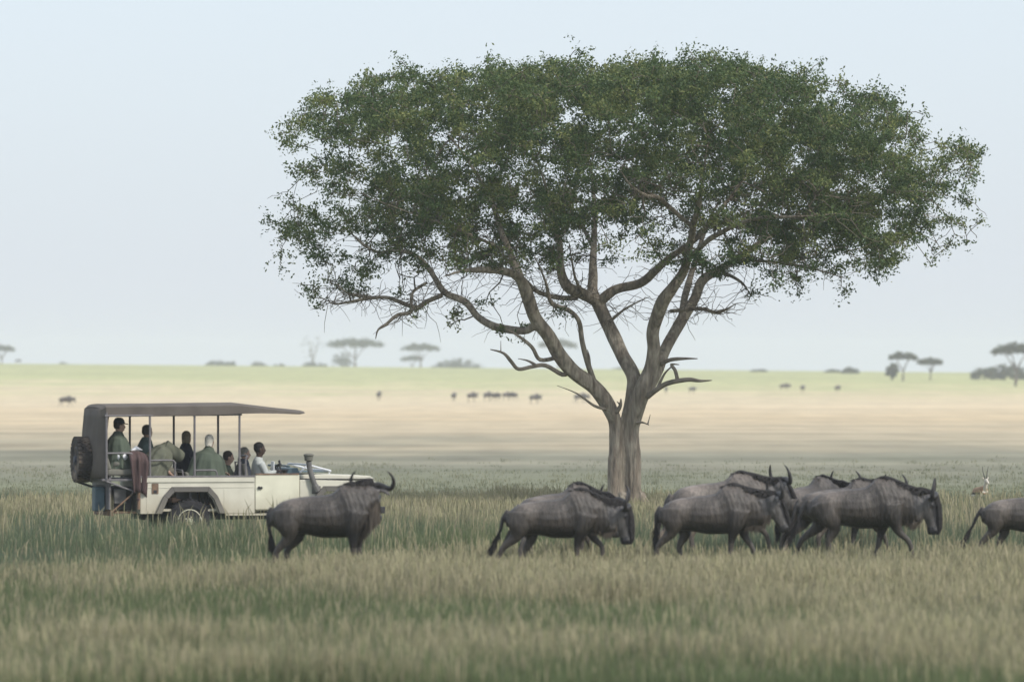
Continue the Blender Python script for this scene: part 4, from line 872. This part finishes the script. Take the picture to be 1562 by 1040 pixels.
bl.add(vs, fs); o = bl.xf(VM).build('blanket', M['maroon'], None, smooth=True); tag(o, 'maroon blanket draped over the side rail behind the rear wheel arch', 'blanket')
o = MB().loft([((-1.38, -.62, 1.37), .02, .10), ((-1.34, -.62, 1.42), .07, .14), ((-1.18, -.62, 1.43), .075, .14), ((-1.12, -.62, 1.39), .03, .10)], 12).xf(VM).build('folded_blanket', M['seat'], None, smooth=True); tag(o, 'folded khaki blanket on the rearmost seat beside the white bundle', 'blanket')
o = MB().loft([((-1.30, -.66, 1.53), .02, .05), ((-1.28, -.66, 1.54), .065, .08), ((-1.14, -.66, 1.545), .07, .08), ((-1.11, -.66, 1.53), .03, .05)], 12, power=.7).xf(VM).build('white_bundle', M['white'], None, smooth=True); tag(o, 'small white bundle behind the rear armrest under the poncho', 'bundle')
o = MB().loft([((-1.02, -.55, 1.67), .005, .10), ((-.92, -.55, 1.70), .05, .05), ((-.82, -.55, 1.675), .008, .10)], 10).xf(VM).build('paper_map', M['white'], None); tag(o, 'white folded paper resting above the maroon blanket', 'paper')
o = MB().box(1.62, 1.635, -.52, -.30, 1.27, 1.46).xf(VM).build('tablet', M['white'], None, bevel=.004); tag(o, 'pale upright board held in front of the driver', 'board')

# ------------------------------------------------------------------ far trees and bushes
def far_tree(px, top, base, wpx, Y, style, label, trunks=1, lean=0):
    Y = Y * (1.14 if px < 1000 else .8); s = F / Y; p = P(px, base, Y); zb = tz(p.x, Y); H = (P(px, top, Y).z - zb); Wm = wpx / s
    umb = style != 'bush'
    o = empty('acacia_tree' if umb else 'bush', (p.x, Y, zb - .1), label=label, cat='tree' if umb else 'bush', group='far acacias on the skyline' if umb else 'far bushes on the skyline')
    rr = random.Random(int(px * 7 + top)); pts = []
    tr = MB()
    if style == 'umbrella':
        ct = H * .80; cth = H * .24
        K_ = int(70 + Wm * 5)
        for _ in range(K_):
            a, q = rr.uniform(0, 2 * pi), math.sqrt(rr.random()); x, y = q * cos(a) * Wm / 2 * .93, q * sin(a) * Wm / 2 * .9
            pts.append((x + lean, y, ct + cth * .6 * (1 - q * q) - rr.random() * cth * (.9 - .5 * q)))
        for k in range(5):
            a = rr.uniform(0, 2 * pi); e = Vector((cos(a) * Wm * .28 + lean, sin(a) * Wm * .28, ct - cth * .1))
            tr.tube(catmull([(0, 0, 0), (.02 * H, 0, H * .3), tuple(e * .45 + Vector((0, 0, H * .22))), tuple(e)], 3), [H * .028] * 3 + [H * .02] * 3 + [H * .011] * 4, 6)
    elif style == 'round':
        for _ in range(int(60 + Wm * 6)):
            v = Vector((rr.gauss(0, 1), rr.gauss(0, 1), rr.gauss(0, .8))).normalized() * rr.random() ** .5
            pts.append((v.x * Wm * .46 + lean, v.y * Wm * .46, H * .66 + v.z * H * .38 + rr.gauss(0, .2)))
        for k in range(4):
            a = rr.uniform(0, 2 * pi); tr.tube([(0, 0, 0), (0, 0, H * .3), (cos(a) * Wm * .25, sin(a) * Wm * .25, H * .75)], [H * .03, H * .024, H * .01], 6)
    elif style == 'wispy':
        for _ in range(30):
            zz = rr.uniform(.35, .95); pts.append((rr.gauss(0, Wm * .55 * zz), rr.gauss(0, Wm * .4), H * zz))
        for k in range(7):
            x = rr.uniform(-.6, .6) * Wm; tr.tube([(0, 0, 0), (x * .15, 0, H * .3), (x, rr.gauss(0, Wm * .2), H * rr.uniform(.7, .97))], [H * .014, H * .009, H * .003], 5)
    else:
        K_ = int(60 + Wm * 7)
        for _ in range(K_):
            a, q = rr.uniform(0, 2 * pi), math.sqrt(rr.random()); x, y = q * cos(a) * Wm / 2, q * sin(a) * Wm / 2 * .6
            env = math.sqrt(max(0, 1 - q ** 2.2)) * (.75 + .3 * noise.noise(Vector((x * .35 + px, y * .3, 0))))
            pts.append((x, y, H * env * rr.uniform(.3, 1)))
        for k in range(4): tr.tube([(rr.gauss(0, Wm * .1), 0, 0), (rr.gauss(0, Wm * .2), rr.gauss(0, .5), H * .5)], [.12, .05], 5)
    tr.build('trunk' if umb else 'stem', M['twig'], o)
    cr = .085 * Wm + .25
    leaves('crown' if umb else 'foliage', np.array(pts), 34 if style != 'wispy' else 16, min(1.5, max(.45, cr * .62)), .21 if style != 'wispy' else .15, M['farleaf'], o, [(.035, .05, .028), (.055, .075, .035), (.09, .115, .05)], flat=.45)
far_tree(2, 524, 553, 44, 1500, 'umbrella', 'flat topped far tree cut by the left edge of the picture')
far_tree(95, 549, 556, 30, 1600, 'bush', 'faint low bush on the skyline above the vehicle canopy, leftmost of all')
far_tree(336, 545, 558, 54, 1520, 'bush', 'wide dome shaped bush on the skyline right above the front canopy post')
far_tree(395, 548, 558, 32, 1560, 'bush', 'small bush on the skyline, second right of the wide dome shaped one')
far_tree(427, 551, 558, 24, 1620, 'bush', 'smallest low bush between the dome shaped bush and the wispy tree')
far_tree(477, 510, 558, 30, 1580, 'wispy', 'thin wispy upright tree on the skyline left of the large umbrella acacia')
far_tree(480, 549, 558, 46, 1540, 'bush', 'dark low thicket at the foot of the wispy far tree')
far_tree(541, 514, 560, 92, 1480, 'umbrella', 'largest umbrella shaped acacia on the skyline, left of the main crown')
far_tree(522, 539, 559, 36, 1720, 'round', 'faint rounded tree behind the largest far umbrella acacia')
far_tree(641, 521, 560, 60, 1500, 'umbrella', 'flat umbrella acacia with narrow crown, right of the largest far acacia')
far_tree(628, 541, 560, 36, 1640, 'umbrella', 'lower pale tree under the narrow crowned far acacia')
far_tree(697, 542, 561, 82, 1540, 'bush', 'broad grey green thicket on the skyline left of the dead twig')
far_tree(851, 514, 562, 62, 1460, 'umbrella', 'far umbrella acacia seen behind the left limb of the main tree')
far_tree(947, 557, 566, 40, 1600, 'bush', 'low far bush glimpsed between the limbs of the main tree fork')
far_tree(1158, 564, 568, 26, 1650, 'bush', 'very faint low bush on the skyline right of the main trunk')
far_tree(1270, 563, 568, 22, 1640, 'bush', 'faint flat bush just left of the small rounded skyline bush')
far_tree(1297, 558, 568, 24, 1580, 'bush', 'small rounded bush on the skyline below the right side of the crown')
far_tree(1377, 534, 570, 46, 1300, 'umbrella', 'dark irregular far acacia, left one of the touching pair at right')
far_tree(1419, 544, 570, 42, 1340, 'umbrella', 'lighter flat far acacia, right one of the touching pair at right')
far_tree(1362, 556, 571, 20, 1320, 'round', 'small low tree at the foot of the dark irregular far acacia')
far_tree(1526, 549, 573, 90, 1360, 'bush', 'large dark blue green thicket rising to the right edge of the picture')
far_tree(1549, 518, 574, 74, 1180, 'umbrella', 'big flat crowned acacia at the right edge in front of the dark thicket')

# ------------------------------------------------------------------ haze
hb = MB().box(-1520, 1520, -64, 2620, -7, 19).build('haze', None); tag(hb, 'thin pale haze over the whole plain', 'haze', kind='stuff')
hm = bpy.data.materials.new('haze'); hm.use_nodes = True; nt = hm.node_tree; nt.nodes.clear()
out = nt.nodes.new('ShaderNodeOutputMaterial'); vol = nt.nodes.new('ShaderNodeVolumePrincipled'); nt.links.new(vol.outputs[0], out.inputs['Volume'])
vol.inputs['Color'].default_value = (.93, .97, 1, 1); vol.inputs['Density'].default_value = 2.8e-4; vol.inputs['Anisotropy'].default_value = 0.0
hb.data.materials.append(hm)

# ------------------------------------------------------------------ sky, sun, camera
w = bpy.data.worlds.new('World'); sc.world = w; w.use_nodes = True; nt = w.node_tree; bg = nt.nodes['Background']
sky = nt.nodes.new('ShaderNodeTexSky'); sky.sky_type = 'NISHITA'; sky.sun_disc = False
EL, AZ = rad(42), rad(128)
sky.sun_elevation = EL; sky.sun_rotation = AZ; sky.air_density = 1.0; sky.dust_density = 2.2; sky.ozone_density = 3.0
mx = nt.nodes.new('ShaderNodeMix'); mx.data_type = 'RGBA'; mx.inputs[0].default_value = .60; mx.inputs[7].default_value = (7.4, 8.1, 8.95, 1)
nt.links.new(sky.outputs[0], mx.inputs[6]); nt.links.new(mx.outputs[2], bg.inputs[0]); bg.inputs[1].default_value = .093
sd = bpy.data.lights.new('Sun', 'SUN'); sd.energy = 2.1; sd.angle = rad(9); sd.color = (1, .95, .87)
so = bpy.data.objects.new('Sun', sd); C.objects.link(so)
dirv = Vector((sin(AZ) * cos(EL), cos(AZ) * cos(EL), sin(EL))); so.rotation_euler = dirv.to_track_quat('Z', 'Y').to_euler(); so.location = (20, 0, 60)
cd = bpy.data.cameras.new('Camera'); co_ = bpy.data.objects.new('Camera', cd); C.objects.link(co_); sc.camera = co_
co_.location = (0, 0, EYE); co_.rotation_euler = (pi / 2 + PITCH, 0, 0)
cd.sensor_width = 36; cd.lens = F / 1562 * 36; cd.clip_end = 6000; cd.clip_start = 1
cd.dof.use_dof = True; cd.dof.focus_distance = 120; cd.dof.aperture_fstop = 2.0
sc.view_settings.view_transform = 'Standard'; sc.view_settings.look = 'None'; sc.view_settings.exposure = 0.54; sc.view_settings.gamma = 1
sc.render.engine = 'CYCLES'; sc.cycles.use_denoising = True; sc.cycles.max_bounces = 6; sc.cycles.diffuse_bounces = 3; sc.cycles.volume_bounces = 3; sc.cycles.transparent_max_bounces = 8
